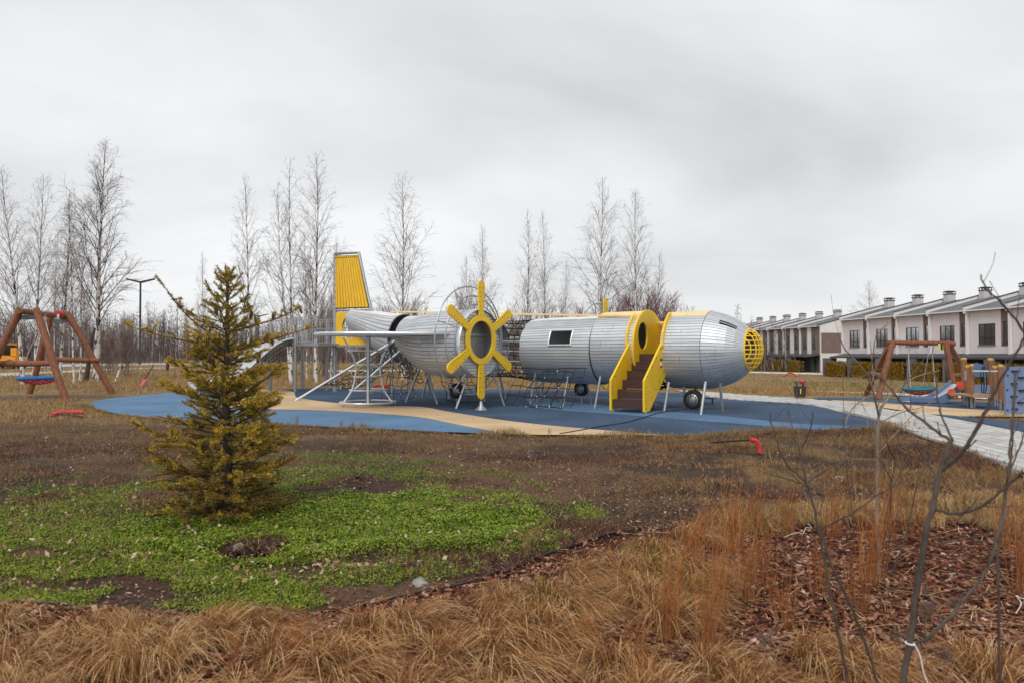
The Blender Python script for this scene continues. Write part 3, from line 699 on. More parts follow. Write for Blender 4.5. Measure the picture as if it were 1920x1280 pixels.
# yellow spine rail and white walkway roof strips along the back
q = MB(); q.box((0, 0, 0), (1, 1, 1)); me = q.mesh('spine_rail', M['cream_yellow'])
def bar(name, a, b, w_, h_, m, parent=plane):
    a = Vector(a); b = Vector(b); d = b-a; q = MB(); x = d.normalized(); y = Vector((0, 0, 1)).cross(x).normalized(); z = x.cross(y)
    q.box((a+b)/2, (d.length, w_, h_), mtx=Matrix((x, y, z)).transposed()); return q.build(name, M[m], parent)
bar('spine_rail', (-1.2, -.55, 2.36), (-10.2, -.50, 2.80), .06, .05, 'cream_yellow')
bar('spine_rail', (.5, .62, 2.22), (-1.25, .62, 2.24), .06, .06, 'cream_yellow')
q = MB(); q.box((-.37, .80, 1.95), (1.74, .04, .55)); q.build('bay_side_panel', M['orange'], plane)
q = MB(); q.box((-.37, .78, 1.35), (1.74, .05, .6)); q.build('bay_side_panel', M['yellow'], plane)
q = MB(); q.box((-.37, .05, 1.16), (1.72, 1.5, .06)); q.build('entry_floor', M['brown_board'], plane)
# yellow bulkhead with oval hatch
q = MB(); n = 56; V = []
for x in (-1.245, -1.195):
    for k in range(n):
        t = 2*PI*k/n; V.append((x, -math.cos(t)*.985, 1.57+math.sin(t)*.985))
    for k in range(n):
        t = 2*PI*k/n; V.append((x, -.40-math.cos(t)*.30, 1.86+math.sin(t)*.35))
Fs = []
for k in range(n):
    k2 = (k+1) % n
    Fs += [(k, k2, n+k2, n+k), (2*n+k, 3*n+k, 3*n+k2, 2*n+k2), (k, 2*n+k, 2*n+k2, k2), (n+k, n+k2, 3*n+k2, 3*n+k)]
q.add(V, Fs); q.build('bulkhead', M['yellow'], plane)
# nose lattice dome
q = MB(); dc = 1.385; dr = .49
for i in range(8):      # vertical ribs in planes y = const
    yy = -.42+.84*i/7; rr = math.sqrt(max(dr*dr-yy*yy, .004)); P = []
    for k in range(13):
        t = -PI/2+PI*k/12; P.append((dc+math.cos(t)*rr*.62, yy, 1.5+math.sin(t)*rr))
    q.tube(P, .015, 5)
for i in range(9):
    zz = -.42+.84*i/8; rr = math.sqrt(max(dr*dr-zz*zz, .004)); P = []
    for k in range(13):
        t = -PI/2+PI*k/12; P.append((dc+math.cos(t)*rr*.62, math.sin(t)*rr, 1.5+zz))
    q.tube(P, .015, 5)
q.ring((dc+.02, 0, 1.5), (1, 0, 0), dr, .025, 40, 6)
q.build('nose_lattice', M['yellow'], plane, True)
# ----- stairs
ST = [(-2.0,.05),(-2.0,.78),(-.80,1.80),(-.52,1.66),(-.55,1.02),(-1.72,.05)]
CR = [(-1.02,1.60),(-.98,1.92),(-.84,2.18),(-.66,2.36),(-.50,2.44),(-.44,2.30),(-.50,1.75),(-.62,1.30),(-.80,1.22)]
for lx in (-1.33, -.47):
    q = MB(); q.prism(ST, lambda a, b: (lx-.025, a, b), lambda a, b: (lx+.025, a, b)); sg = q.build('stringer', M['yellow'], plane)
    off = .052 if lx > -1 else -.052
    q = MB(); q.prism(CR, lambda a, b: (lx+off-.025, a, b), lambda a, b: (lx+off+.025, a, b)); q.build('side_guard', M['yellow'], plane)
    q = MB()
    for i in range(9):
        t = i/8; y_, z_ = (-1.93+.0*t, .12+.62*min(1, t*2.2)) if t < .45 else (-1.93+(t-.45)/.55*1.12, .78+(t-.45)/.55*.96)
        q.lathe([(.014, -.032), (.014, .032)], (lx, y_, z_), 'X', 6)
    for i in range(5): q.lathe([(.014, -.032), (.014, .032)], (lx, -1.60+i*.24, .36+.2*i), 'X', 6)
    kind(q.build('bolt', M['black_plastic'], sg), 'stuff')
for i in range(5):
    y = -1.93+.27*i; z = .10+.222*i
    q = MB(); q.box((-.90, y, z+.095), (.80, .03, .17)); q.build('riser', M['brown_board'], plane)
    q = MB(); q.box((-.90, y+.12, z+.20), (.80, .27, .03)); q.build('tread', M['brown_board'], plane)
q = MB(); q.box((-.90, -.62, 1.30), (.80, .03, .2)); q.build('riser', M['brown_board'], plane)
q = MB()
for i, (z0, z1) in enumerate(((.0, .06), (.06, .12), (.12, .17), (.17, .23))):
    q.mi = i; q.box((-.442, -1.02, 1.06+(z0+z1)/2), (.006, .12, z1-z0-.001))
q.build('safety_label', [M['sticker_red'], M['sticker_white'], M['sticker_lemon'], M['sticker_black']], plane)
q = MB(); q.tube([(-1.33, -1.9, .06), (-1.33, -1.9, 0)], .03, 8); q.tube([(-.47, -1.9, .06), (-.47, -1.9, 0)], .03, 8); q.build('foot', M['steel_pale'], plane)
# ----- nacelles and propellers
def blade_outline():
    P = []; r0, r1, w0, w1 = .50, 1.48, .085, .135
    for k in range(13):
        t = PI*k/12; P.append((math.cos(t)*w1, r1-w1+math.sin(t)*w1))
    P += [(-w0, r0), (w0, r0)]; return P
bl = MB(); bl.prism(blade_outline(), lambda a, b: (-.02, a, b), lambda a, b: (.02, a, b)); blade_me = bl.mesh('blade', M['yellow'])
bo = MB()
for i in range(7):
    for s in (-.07, .07): bo.lathe([(.011, -.026), (.011, .026)], (0, s+random.uniform(-.02, .02), .6+i*.115), 'X', 6)
bolt_me = bo.mesh('bolt', M['black_plastic'])
def propeller(lx, ly, z):
    p = bpy.data.objects.new('propeller', None); COL.objects.link(p); p.parent = plane; p.location = (lx, ly, z)
    q = MB(); n = 48; V = []
    for x in (-.022, .022):
        for rr in (.60, .46):
            for k in range(n): t = 2*PI*k/n; V.append((x, math.cos(t)*rr, math.sin(t)*rr*1.02))
    Fs = []
    for k in range(n):
        k2 = (k+1) % n; Fs += [(k, k2, n+k2, n+k), (2*n+k, 3*n+k, 3*n+k2, 2*n+k2), (k, 2*n+k, 2*n+k2, k2), (n+k, n+k2, 3*n+k2, 3*n+k)]
    q.add(V, Fs); link('hub_ring', q.mesh('hub_ring', M['yellow']), p)
    for k in range(6):
        b = link('blade', blade_me, p); b.rotation_euler = (k*PI/3+(.0), 0, 0)
        c = kind(link('bolt', bolt_me, p), 'stuff'); c.rotation_euler = b.rotation_euler
    return p
EX, EY, EZ = -4.26, -3.28, 1.75
propeller(EX, EY, EZ); propeller(EX, 3.45, EZ)
def nacprof():
    P = [(-.10, 0, .845), (-.5, 0, .85), (-1.0, 0, .85), (-1.25, 0, .845)]
    return P
NACZ = 1.66
def nacelle(ly, single):
    prof = [(EX+x, NACZ+z, r) for x, z, r in nacprof()]; tail = [(EX-1.25, NACZ, .84), (EX-1.6, NACZ+.01, .80), (EX-2.0, NACZ+.05, .68), (EX-2.4, NACZ+.12, .50), (EX-2.75, NACZ+.18, .28), (EX-2.95, NACZ+.2, .08)]
    before = set(bpy.data.objects)
    section('engine_nacelle', prof[::-1], None, single=single, n=56); section('engine_tail', tail[::-1], None, single=single, n=56)
    for o in set(bpy.data.objects)-before:
        if o.parent == plane: o.location.y += ly
    q = MB(); q.lathe([(.80, 0), (.80, -.02)], (EX-.42, ly, NACZ), 'X', 32); q.build('engine_back_wall', M['liner'], plane)
    q = MB(); q.lathe([(.835, 0), (.855, -.03), (.855, -.11), (.835, -.12)], (EX-.0, ly, NACZ), 'X', 48, closed=True); q.build('engine_rim', M['steel_pale'], plane, True)
    ri, ro, m = .52, .835, 22
    for i in range(m):
        za = -ro+2*ro*i/m+.006; zb = -ro+2*ro*(i+1)/m-.006; k = 5; zs = [za+(zb-za)*j/k for j in range(k+1)]
        for sd in (-1, 1):
            P = []
            for z in zs: P.append((sd*math.sqrt(max(ro*ro-z*z, .0004)), z))
            for z in zs[::-1]: P.append((sd*(math.sqrt(ri*ri-(z-.09)**2) if abs(z-.09) < ri else 0.0005), z))
            b = MB(); b.prism(P, lambda a, c: (EX-.075, ly+a, NACZ+c), lambda a, c: (EX-.055, ly+a, NACZ+c)); b.build('front_board', M[random.choice(('silver', 'silver_b', 'silver_c'))], plane)
    return q
nacelle(EY, True); nacelle(3.45, False)
# coil rings with spokes round the near engine
for i, (rr, off) in enumerate(((1.36, -.34), (1.12, -.22), (.90, -.12))):
    q = MB(); q.ring((EX+off, EY, EZ-.02), (1, 0, 0), rr, .019, 64, 6); q.build('climbing_ring', M['steel'], plane, True)
q = MB(); q.ring((EX-.25, 3.45, EZ-.02), (1, 0, 0), 1.33, .019, 64, 6); q.build('climbing_ring', M['steel'], plane, True)
for a in (20, 62, 118, 160, 200, 242, 298, 340):
    c, s = math.cos(R(a)), math.sin(R(a)); q = MB(); q.tube([(EX-.12, EY+c*.88, EZ-.02+s*.88), (EX-.34, EY+c*1.36, EZ-.02+s*1.36)], .012, 6); q.build('spoke', M['steel'], plane, True)
q = MB(); q.lathe([(.16, 0), (.15, .02), (.05, .12), (.03, .24)], (EX, EY, .0), 'Z', 16); q.build('propeller_foot', M['steel'], plane, True)
# ----- wings
for s in (-1, 1):
    O = [(-7.55, s*5.75), (-6.95, s*6.0), (-6.15, s*5.8), (-5.0, s*4.6), (-4.55, s*4.0), (-4.65, s*2.6), (-5.3, s*2.35), (-5.4, s*.9), (-8.0, s*.9)] if s < 0 else [(-7.3, 5.2), (-6.3, 5.2), (-5.25, .9), (-8.0, .9)]
    if s > 0: O = O[::-1]
    q = MB(); q.prism(O, lambda a, b: (a, b, 1.86), lambda a, b: (a, b, 1.92)); q.build('wing', M['steel_pale'], plane)
    q = MB(); q.tube([(a, b, 1.885) for a, b in O+O[:1]], .042, 8); q.build('wing_rim', M['steel_pale'], plane, True)
# ----- legs (foot and head read off the photograph, then set in the airplane's own frame)
def leg(f, h, dy=0.0, m='steel', r=.034):
    a = at(*f); b = pt(h[0], h[1], a.y+dy); q = MB(); q.tube([toL(a), toL(b)], [r, r], 10); q.build('leg', M[m], plane, True)
    q = MB(); q.lathe([(.075, .022), (.075, .034), (.04, .04)], toL((a.x, a.y, 0)), 'Z', 12)
for f, h, dy in (((1245,772),(1254,716),.15), ((1228,765),(1219,712),-.1), ((1314,778),(1323,715),.25), ((1355,772),(1350,718),-.15), ((1288,768),(1282,724),-.1),
                 ((1115,766),(1126,705),.15), ((1108,757),(1100,712),-.1), ((1055,762),(1065,706),.2), ((1051,755),(1043,708),-.1), ((1001,750),(1010,700),.2), ((994,757),(1004,700),.1),
                 ((820,758),(800,690),.2), ((761,754),(787,690),.2), ((792,745),(803,700),-.1), ((809,741),(799,698),-.2), ((841,748),(850,695),.1), ((890,751),(899,690),-.1),
                 ((948,749),(934,690),-.1), ((1014,748),(1022,700),0)):
    leg(f, h, dy)
leg((855,766), (884,688), .15, 'steel_pale', .026); leg((946,761), (922,690), .15, 'steel', .026)
for px, py, ty in ((735,742,640),(766,744,650)): leg((px,py), (px+1,ty), 0, 'steel')
# ----- wheels
def wheel(px, py, rpx, Y):
    c = toL(pt(px, py, Y)); s = F/Y; r = rpx/s
    p = bpy.data.objects.new('wheel', None); COL.objects.link(p); p.parent = plane; p.location = c
    q = MB(); q.lathe([(r*.62, -.085), (r*.90, -.095), (r, -.06), (r, .06), (r*.90, .095), (r*.62, .085)], (0, 0, 0), 'Y', 32, closed=True); link('tyre', q.mesh('tyre', M['tyre'], True), p)
    q = MB(); q.lathe([(r*.64, -.06), (r*.60, -.075), (.0, -.085)], (0, 0, 0), 'Y', 28, closed=True); q.lathe([(r*.63, .06), (.0, .06)], (0, 0, 0), 'Y', 28, closed=True)
    link('rim', q.mesh('rim', M['steel'], True), p)
    q = MB()
    for k in range(10): a = 2*PI*k/10; q.lathe([(r*.075, -.095), (r*.075, -.05)], (math.cos(a)*r*.42, 0, math.sin(a)*r*.42), 'Y', 8)
    kind(link('rim_hole', q.mesh('rim_hole', M['black_plastic']), p), 'stuff')
    q = MB(); q.tube([(0, .11, 0), (0, .12, .0), (0, .16, .45)], .03, 8); link('strut', q.mesh('strut', M['steel_dark'], True), p)
    q = MB(); q.tube([(0, .0, -r), (0, 0, -c.z+.005-.0)], .022, 6); link('support', q.mesh('support', M['steel']), p) if c.z-r > .02 else None
wheel(857, 732, 14, 18.4); wheel(1300, 748, 18, 16.9); wheel(1090, 728, 13.5, 19.2)
q = MB(); c = toL(at(1328, 757)); q.box((c.x, c.y, .17), (.34, .3, .03)); q.tube([(c.x+.12, c.y, .16), (c.x+.12, c.y, .0)], .02, 6); q.tube([(c.x-.12, c.y, .16), (c.x-.12, c.y, .0)], .02, 6); q.build('small_step', M['machine_dark'], plane)
# ----- rope nets
def net(name, c00, c10, c11, c01, nu, nv, sag=.0, r=.012, parent=plane, m='rope', jitter=.0):
    c00, c10, c11, c01 = map(Vector, (c00, c10, c11, c01)); rnd = random.Random(len(name)+int(c00.x*100))
    J = {}
    def P(i, j):
        if (i, j) not in J:
            u, v = i/nu, j/nv; p = c00*(1-u)*(1-v)+c10*u*(1-v)+c11*u*v+c01*(1-u)*v; p = p.copy(); p.z -= sag*4*u*(1-u)*(1-.3*abs(v-.5))
            J[(i, j)] = p+Vector([rnd.uniform(-jitter, jitter) for _ in range(3)])
        return J[(i, j)]
    q = MB()
    for i in range(nu+1): q.tube([P(i, j) for j in range(nv+1)], r, 4)
    for j in range(nv+1): q.tube([P(i, j) for i in range(nu+1)], r, 4)
    o = q.build(name, M[m], parent)
    t = MB()
    for i in range(0, nu+1):
        for j in range(0, nv+1):
            if rnd.random() < .22: p = P(i, j); t.tube([p-Vector((0, 0, .03)), p+Vector((0, 0, .03))], r*1.35, 5)
    if t.f and parent is plane: kind(t.build('rope_clamp', M['rope_tie'], o), 'stuff')
    return o
# net tunnel between the nacelle side and the middle section
sec = None
def hoopnet(x0, x1, z0, z1, r0, r1, a0, a1, nu, nv):
    q = MB()
    def P(i, j):
        u, v = i/nu, j/nv; x = x0+(x1-x0)*u; z = z0+(z1-z0)*u; r = (r0+(r1-r0)*u)*(1-.06*math.sin(PI*u)); a = R(a0+(a1-a0)*v); wob = .03*math.sin(i*7.1+j*3.3)
        return Vector((x+wob, -math.cos(a)*r, z+math.sin(a)*r))
    for i in range(nu+1): q.tube([P(i, j) for j in range(nv+1)], .012, 4)
    for j in range(nv+1): q.tube([P(i, j) for i in range(nu+1)], .012, 4)
    return q.build('net_tunnel', M['rope'], plane)
hoopnet(-6.3, -4.75, 1.58, 1.5, .88, .9, -100, 260, 7, 20)
for z_ in (1.22, 1.5, 1.78): bar('tunnel_rail', (-6.3, -.80, z_), (-4.75, -.82, z_-.03), .03, .03, 'steel_pale')
net('climbing_net', (-4.7,-.85,1.0), (-2.6,-.88,1.0), (-2.6,-1.75,.02), (-4.7,-1.7,.02), 7, 4, 0, .011, jitter=.03)
net('climbing_net', (-3.95,-.9,.93), (-2.95,-.9,.93), (-2.75,-1.9,.03), (-4.2,-1.9,.03), 4, 4, 0, .013, jitter=.03)
net('climbing_net', (-1.22,.3,.95), (-.45,.3,.95), (-.45,-.3,.72), (-1.22,-.3,.72), 5, 5, .25, .016, jitter=.05)
net('climbing_net', (-1.22,-.5,1.1), (-.45,-.5,1.1), (-.45,-.35,.6), (-1.22,-.35,.6), 4, 4, .05, .012, jitter=.05)
net('climbing_net', toL(pt(742,640,21.5)), toL(pt(772,650,21.6)), toL(pt(776,742,20.4)), toL(pt(712,754,20.0)), 5, 7, .12, .010, jitter=.05)
net('climbing_net', toL(pt(733,645,22.3)), toL(pt(757,650,22.0)), toL(pt(795,718,20.8)), toL(pt(752,700,21.4)), 5, 7, .1, .014, jitter=.05)
net('climbing_net', toL(pt(822,690,19.8)), toL(pt(868,690,19.2)), toL(pt(910,752,18.4)), toL(pt(838,748,19.4)), 5, 5, .08, .010, jitter=.04)
# ----- net ramp with tubes up to the tail
def wtube(name, P, r, m, parent=plane, n=10): q = MB(); q.tube([toL(p) for p in P], r, n); return q.build(name, M[m], parent, True)
ra, rb = at(553,751), pt(741,638,22.2); off = Vector((.72, -.42, -.02)); ra2 = at(640,742); 
wtube('ramp_rail', [ra, rb], .038, 'steel_pale'); rc = ra+off+Vector((.5, .35, .0)); rd = rb+Vector((.45,-.2,-.12))
wtube('ramp_rail', [Vector((rc.x+.55, rc.y+.1, .34)), rd], .034, 'steel_pale')
wtube('leg', [at(664,733), ra.lerp(rb, .62)+Vector((.6,-.2,-.12))], .03, 'steel')
m0 = ra.lerp(rb, .26)
net('ramp_net', toL(m0), toL(rb), toL(rd), toL(Vector((rc.x+.55, rc.y+.1, .34))), 13, 5, .26, .012, jitter=.03)
# ----- tail fin
fo = Vector((-13.15, 0, 0))
def finpt(px, py): # a point in the fin's plane (the airplane's long axis), found from the view ray
    d = ray(px, py); o = Vector((0, 0, CAMZ)); nrm = PY; t = (PO-o).dot(nrm)/d.dot(nrm); return toL(o+d*t)
c = [finpt(*p) for p in ((628,476),(673,474),(696,581),(628,583))]
def quadlerp(c, u, v): return (c[0]*(1-u)+c[1]*u)*(1-v)+(c[3]*(1-u)+c[2]*u)*v
fin = MB(); 
fr = MB(); fr.tube([c[0], c[1], c[2], c[3], c[0]], .055, 6); fr.build('fin_frame', M['steel'], plane)
for k in range(11):
    u0 = .03+.94*k/11; u1 = .03+.94*(k+.80)/11; P = [quadlerp(c, u0, .05), quadlerp(c, u1, .05), quadlerp(c, u1, .955), quadlerp(c, u0, .955)]
    q = MB(); q.add([p+Vector((0, -.045, 0)) for p in P]+[p+Vector((0, .045, 0)) for p in P], [(3,2,1,0),(4,5,6,7),(0,1,5,4),(1,2,6,5),(2,3,7,6),(3,0,4,7)]); q.build('fin_board', M['fin_yellow'], plane)
P = [quadlerp(c, .02, .04), quadlerp(c, .98, .04), quadlerp(c, .98, .97), quadlerp(c, .02, .97)]
q = MB(); q.add([p+Vector((0, -.02, 0)) for p in P]+[p+Vector((0, .02, 0)) for p in P], [(3,2,1,0),(4,5,6,7),(0,1,5,4),(1,2,6,5),(2,3,7,6),(3,0,4,7)]); q.build('fin_gap_shade', M['machine_dark'], plane)  # dark sheet behind the boards, its colour stands in for shade in the gaps
q = MB()
for k in range(11):
    for v in (.075, .955):
        p = quadlerp(c, .07+.86*k/10, v); q.lathe([(.022, -.06), (.022, .06)], p, 'Y', 6)
for k in range(1, 9): p = quadlerp(c, .045, k/9); q.lathe([(.02, -.06), (.02, .06)], p, 'Y', 6)
kind(q.build('bolt', M['black_plastic'], plane), 'stuff')
# lower tail panel with round hole
lo_ = [finpt(*p) for p in ((630,586),(694,584),(697,651),(630,651))]; hc = finpt(658,613)
q = MB(); n = 40; ring0 = []; ring1 = []
x0 = min(lo_[0].x, lo_[1].x); x1 = max(lo_[0].x, lo_[1].x); z0 = lo_[2].z; z1 = lo_[0].z; hx, hz_ = hc.x, hc.z; hrx, hrz = abs(finpt(674,613).x-hx), abs(finpt(658,591).z-hz_)
for k in range(n):
    t = 2*PI*k/n; ct, s_ = math.cos(t), math.sin(t); ring1.append((hx+ct*hrx, hz_+s_*hrz))
    kx = ((x1-hx) if ct > 0 else (hx-x0))/max(abs(ct), 1e-6); kz = ((z1-hz_) if s_ > 0 else (hz_-z0))/max(abs(s_), 1e-6); kk = min(kx, kz); ring0.append((hx+ct*kk, hz_+s_*kk))
V = [(a, y_, b) for y_ in (-.03, .03) for rg in (ring0, ring1) for a, b in rg]; Fs = []
for k in range(n):
    k2 = (k+1) % n; Fs += [(k, k2, n+k2, n+k), (2*n+k, 3*n+k, 3*n+k2, 2*n+k2), (k, 2*n+k, 2*n+k2, k2), (n+k, n+k2, 3*n+k2, 3*n+k)]
q.add(V, Fs); q.build('tail_panel', M['fin_yellow'], plane)
fp = finpt(629, 600); q = MB(); q.tube([(fp.x-.02, 0, 0), (fp.x-.02, 0, finpt(628, 480).z)], .075, 10); q.build('tail_post', M['steel'], plane, True)
fp2 = finpt(693, 600); q = MB(); q.tube([(fp2.x+.03, .05, 0), (fp2.x+.03, .05, 2.9)], .09, 10); q.build('tail_post', M['steel'], plane, True)
q = MB(); q.box(((fp.x+fp2.x)/2, .35, 1.68), (2.3, 1.0, .07)); q.build('tail_deck', M['steel'], plane)

# ------------------------------------------------------------------ pipe climbing cage under the wing tip
cc = at(690, 761); cage = thing('climbing_cage', 'hourglass shaped pipe climbing cage under the tip of the near wing', 'climbing frame', (cc.x, cc.y, 0), PRZ)
s_ = F/cc.y
levels = [(753, 51), (730, 34), (705, 27), (683, 26), (657, 37), (634, 52)]
RZ = [((663-y)/s_+CAMZ, w_/s_) for y, w_ in levels]
for z, r in RZ[:-1]: q = MB(); q.ring((0, 0, z), (0, 0, 1), r, .022 if z > .3 else .03, 40, 6); q.build('ring', M['steel_pale'], cage, True)
prof = smooth_line([Vector((r, 0, z)) for z, r in RZ], 4)
for k in range(6):
    a = 2*PI*k/6+.3; q = MB(); q.tube([(p.x*math.cos(a), p.x*math.sin(a), p.z) for p in prof], .024, 8); q.build('upright', M['steel_pale'], cage, True)
for k in range(3):
    a = 2*PI*k/3+.9; r = RZ[0][1]; q = MB(); q.tube([(r*math.cos(a), r*math.sin(a), RZ[0][0]), (r*math.cos(a), r*math.sin(a), 0)], .02, 6); q.build('foot', M['steel'], cage, True)
q = MB(); q.tube([(0, 0, 0), (0, 0, 1.85)], .06, 12); q.build('centre_post', M['steel'], cage, True)

# ------------------------------------------------------------------ slide tower behind the tail
B = Vector((-7.9, 24.9, 0)); tower = thing('slide_tower', 'grey mesh sided tower with a curved silver slide behind the airplane tail', 'slide', B, PRZ)
PH = 1.72
for x, y in ((0, 0), (-1.45, 0), (0, 1.45), (-1.45, 1.45)): q = MB(); q.tube([(x, y, 0), (x, y, 2.72)], .055, 10); q.build('post', M['steel'], tower, True)
q = MB(); q.box((-.3, .72, PH), (3.2, 1.5, .09)); q.build('deck', M['steel'], tower)
def mesh_side(a, b):
    a = Vector(a); b = Vector(b); q = MB(); n = 10
    for z in (PH+.1, 2.35, 2.62, 2.7): q.tube([a+Vector((0, 0, z)), b+Vector((0, 0, z))], .014, 6)
    for k in range(n+1): p = a.lerp(b, k/n); q.tube([p+Vector((0, 0, PH+.08)), p+Vector((0, 0, 2.7))], .009, 4)
    q.build('mesh_side', M['steel'], tower)
mesh_side((0, 0, 0), (-1.45, 0, 0)); mesh_side((0, 1.45, 0), (-1.45, 1.45, 0)); mesh_side((0, 0, 0), (1.2, 0, 0)); mesh_side((0, 1.45, 0), (1.2, 1.45, 0))
sp = smooth_line([Vector((0, a_, z_)) for a_, z_ in ((.15, PH+.05), (-.25, PH+.02), (-.75, 1.55), (-1.35, 1.12), (-1.95, .66), (-2.6, .33), (-3.3, .24))], 4)
n = len(sp); CXs = -.72
for k in range(n-1):        # slide shell of separate curved boards
    a, b = sp[k], sp[k+1].lerp(sp[k], .06); q = MB(); V = []
    for dz in (0, -.025):
        for p in (a, b):
            for j in range(7): t = -1+2*j/6; V.append((CXs+t*.60, p.y, p.z+.16*abs(t)**3+dz))
    Fs = [(j, j+1, 7+j+1, 7+j) for j in range(6)]+[(21+j, 21+j+1, 14+j+1, 14+j) for j in range(6)]+[(7+j, 7+j+1, 21+j+1, 21+j) for j in range(6)]+[(14+j, 14+j+1, j+1, j) for j in range(6)]
    q.add(V, Fs); q.build('slide_board', M[('silver', 'silver_c', 'silver_b')[k % 3]], tower)
for x in (CXs-.64, CXs+.64): q = MB(); q.tube([(x, p.y, p.z+.18) for p in sp], .035, 8); q.build('slide_rail', M['steel_pale'], tower, True)
x = CXs+.66; q = MB(); P1 = [Vector((x, p.y, p.z+.12)) for p in sp[3:20]]
for j in range(4): q.tube([p-Vector((0, 0, .15*j)) for p in P1], .011, 4)
for p in P1: q.tube([p, p-Vector((0, 0, .45))], .011, 4)
q.build('side_net', M['rope'], tower)
for y, h_ in ((-1.0, 1.3), (-2.3, .45)):
    for x in (CXs-.55, CXs+.55): q = MB(); q.tube([(x, y, 0), (x, y, h_)], .035, 8); q.build('slide_leg', M['steel'], tower, True)

# ------------------------------------------------------------------ timber nest swings
def wob_log(q, a, b, r):
    a = Vector(a); b = Vector(b); d = (b-a).normalized(); o = d.orthogonal().normalized(); n = 8
    P = [a.lerp(b, k/n)+o*math.sin(k*1.3+a.x)*.008 for k in range(n+1)]; rr = [r*(1+.03*math.sin(k*2.1+b.x)) for k in range(n+1)]; rr[0] *= .93; rr[-1] *= .93
    q.tube(P, rr, 14)
def logpart(t, name, a, b, r): q = MB(); wob_log(q, a, b, r); return q.build(name, M['log'], t, True)
def nest_seat(t, c, rad, tilt, mring):
    q = MB(); ax = Vector((math.sin(tilt), 0, math.cos(tilt))); q.ring(c, ax, rad, .055, 36, 8); q.build('seat_ring', M[mring], t, True)
    q = MB()
    def P(a, b): d2 = a*a+b*b; return Vector(c)+Vector((a*rad, b*rad, -.16*(1-d2)-.04-a*rad*math.tan(tilt)))
    ks = [-.75, -.5, -.25, 0, .25, .5, .75]
    for k in ks:
        h = math.sqrt(1-k*k); L1 = [k*0+h*(-1+2*i/8) for i in range(9)]; q.tube([P(k, l) for l in L1], .014, 4); q.tube([P(l, k) for l in L1], .014, 4)
    q.build('seat_net', M['nest_red'], t)
def rope_line(t, a, b, r=.012, m='chain'):
    q = MB(); q.tube([a, Vector(a).lerp(Vector(b), .5), b], r, 5); q.build('chain', M[m], t)
sw = thing('nest_swing', 'brown timber nest swing with a blue ringed seat among the birches', 'swing', (-14.9, 22.2, 0), 0)
def W(v): return Vector(v)-Vector((-14.9, 22.2, 0))
fzl = pt(39, 578, 20.7); fzr = pt(68, 579, 20.7); bzl = pt(96, 588, 23.8); bzr = pt(126, 586, 23.8)
F1 = at(-48, 751); F2 = at(125, 752); K4 = at(55, 738); K3 = at(213, 738)
up = Vector((0, 0, -.05))
logpart(sw, 'leg', W(F1+up), W(fzl), .105); logpart(sw, 'leg', W(F2+up), W(fzr), .105); logpart(sw, 'leg', W(K4+up), W(bzl), .105); logpart(sw, 'leg', W(K3+up), W(bzr), .105)
logpart(sw, 'top_beam', W(fzl.lerp(fzr, .5)+Vector((-.05, -.35, -.10))), W(bzl.lerp(bzr, .5)+Vector((.05, .35, -.12))), .09)
logpart(sw, 'cross_bar', W(pt(-22, 681, 20.85)), W(pt(107, 681, 20.6)), .09); logpart(sw, 'cross_bar', W(pt(78, 673, 24.0)), W(pt(188, 675, 23.8)), .09)
for a, b in ((fzl, fzr), (bzl, bzr)): q = MB(); mid_ = W(a.lerp(b, .5)); q.box(mid_+Vector((0, .02, -.27)), (.62, .05, .14)); q.build('bracket', M['steel_dark'], sw)
sc0 = W(pt(73, 708, 22.2)); nest_seat(sw, sc0, .56, .0, 'nest_blue')
tb0 = W(fzl.lerp(fzr, .5)+Vector((.1, .6, -.15))); tb1 = W(bzl.lerp(bzr, .5)+Vector((-.1, -.6, -.15)))
for sx, ty in ((-1, tb0), (1, tb0), (-1, tb1), (1, tb1)):
    rope_line(sw, ty, sc0+Vector((sx*.45, -.3 if ty is tb0 else .3, .05)))
q = MB(); q.mi = 0; p = W(pt(111, 588, 23.1)); q.tube([p-Vector((.0,.10,0)), p+Vector((.0,.10,0))], .098, 12); q.mi = 1; q.box(p+Vector((0, -.11, -.12)), (.14, .012, .16)); q.build('label_band', [M['sticker_red'], M['sticker_white']], sw)

lw = at(1646, 749); sr = thing('nest_swing', 'brown timber swing with a dark teal nest seat before the pink houses', 'swing', lw, 0)
def W2(v): return Vector(v)-lw
l1 = at(1646, 749); l2 = at(1622, 743); r1 = at(1792, 748); r2 = at(1836, 743)
tl1 = pt(1674, 640, l1.y+.5); tl2 = pt(1668, 643, l1.y+.8); tr1 = pt(1773, 641, l1.y+.5); tr2 = pt(1777, 641, l1.y+.7)
logpart(sr, 'leg', W2(l1), W2(tl1), .085); logpart(sr, 'leg', W2(l2), W2(tl2), .085); logpart(sr, 'leg', W2(r1), W2(tr1), .085); logpart(sr, 'leg', W2(r2), W2(tr2), .085)
logpart(sr, 'top_beam', W2(pt(1663, 642, l1.y+.7)), W2(pt(1790, 644, l1.y+.7)), .075)
logpart(sr, 'cross_bar', W2(pt(1652, 704, l1.y-.05)), W2(pt(1632, 699, l2.y)), .085); logpart(sr, 'cross_bar', W2(pt(1783, 702, r1.y)), W2(pt(1815, 702, r2.y)), .06)
sc1 = W2(pt(1724, 728, l1.y+.75)); nest_seat(sr, sc1, .44, -.06, 'nest_teal')
for px, dx, dy in ((1702, -.40, -.2), (1705, -.25, .25), (1744, .25, .25), (1747, .38, -.2)): rope_line(sr, W2(pt(px, 645, l1.y+.7)), sc1+Vector((dx, dy, .04)))
q = MB()
for i, (dx, w_) in enumerate(((-.10, .07), (-.03, .06), (.06, .12))):
    q.mi = i; q.box(W2(pt(1767, 650, l1.y+.55))+Vector((dx, 0, 0)), (w_, .02, .20))
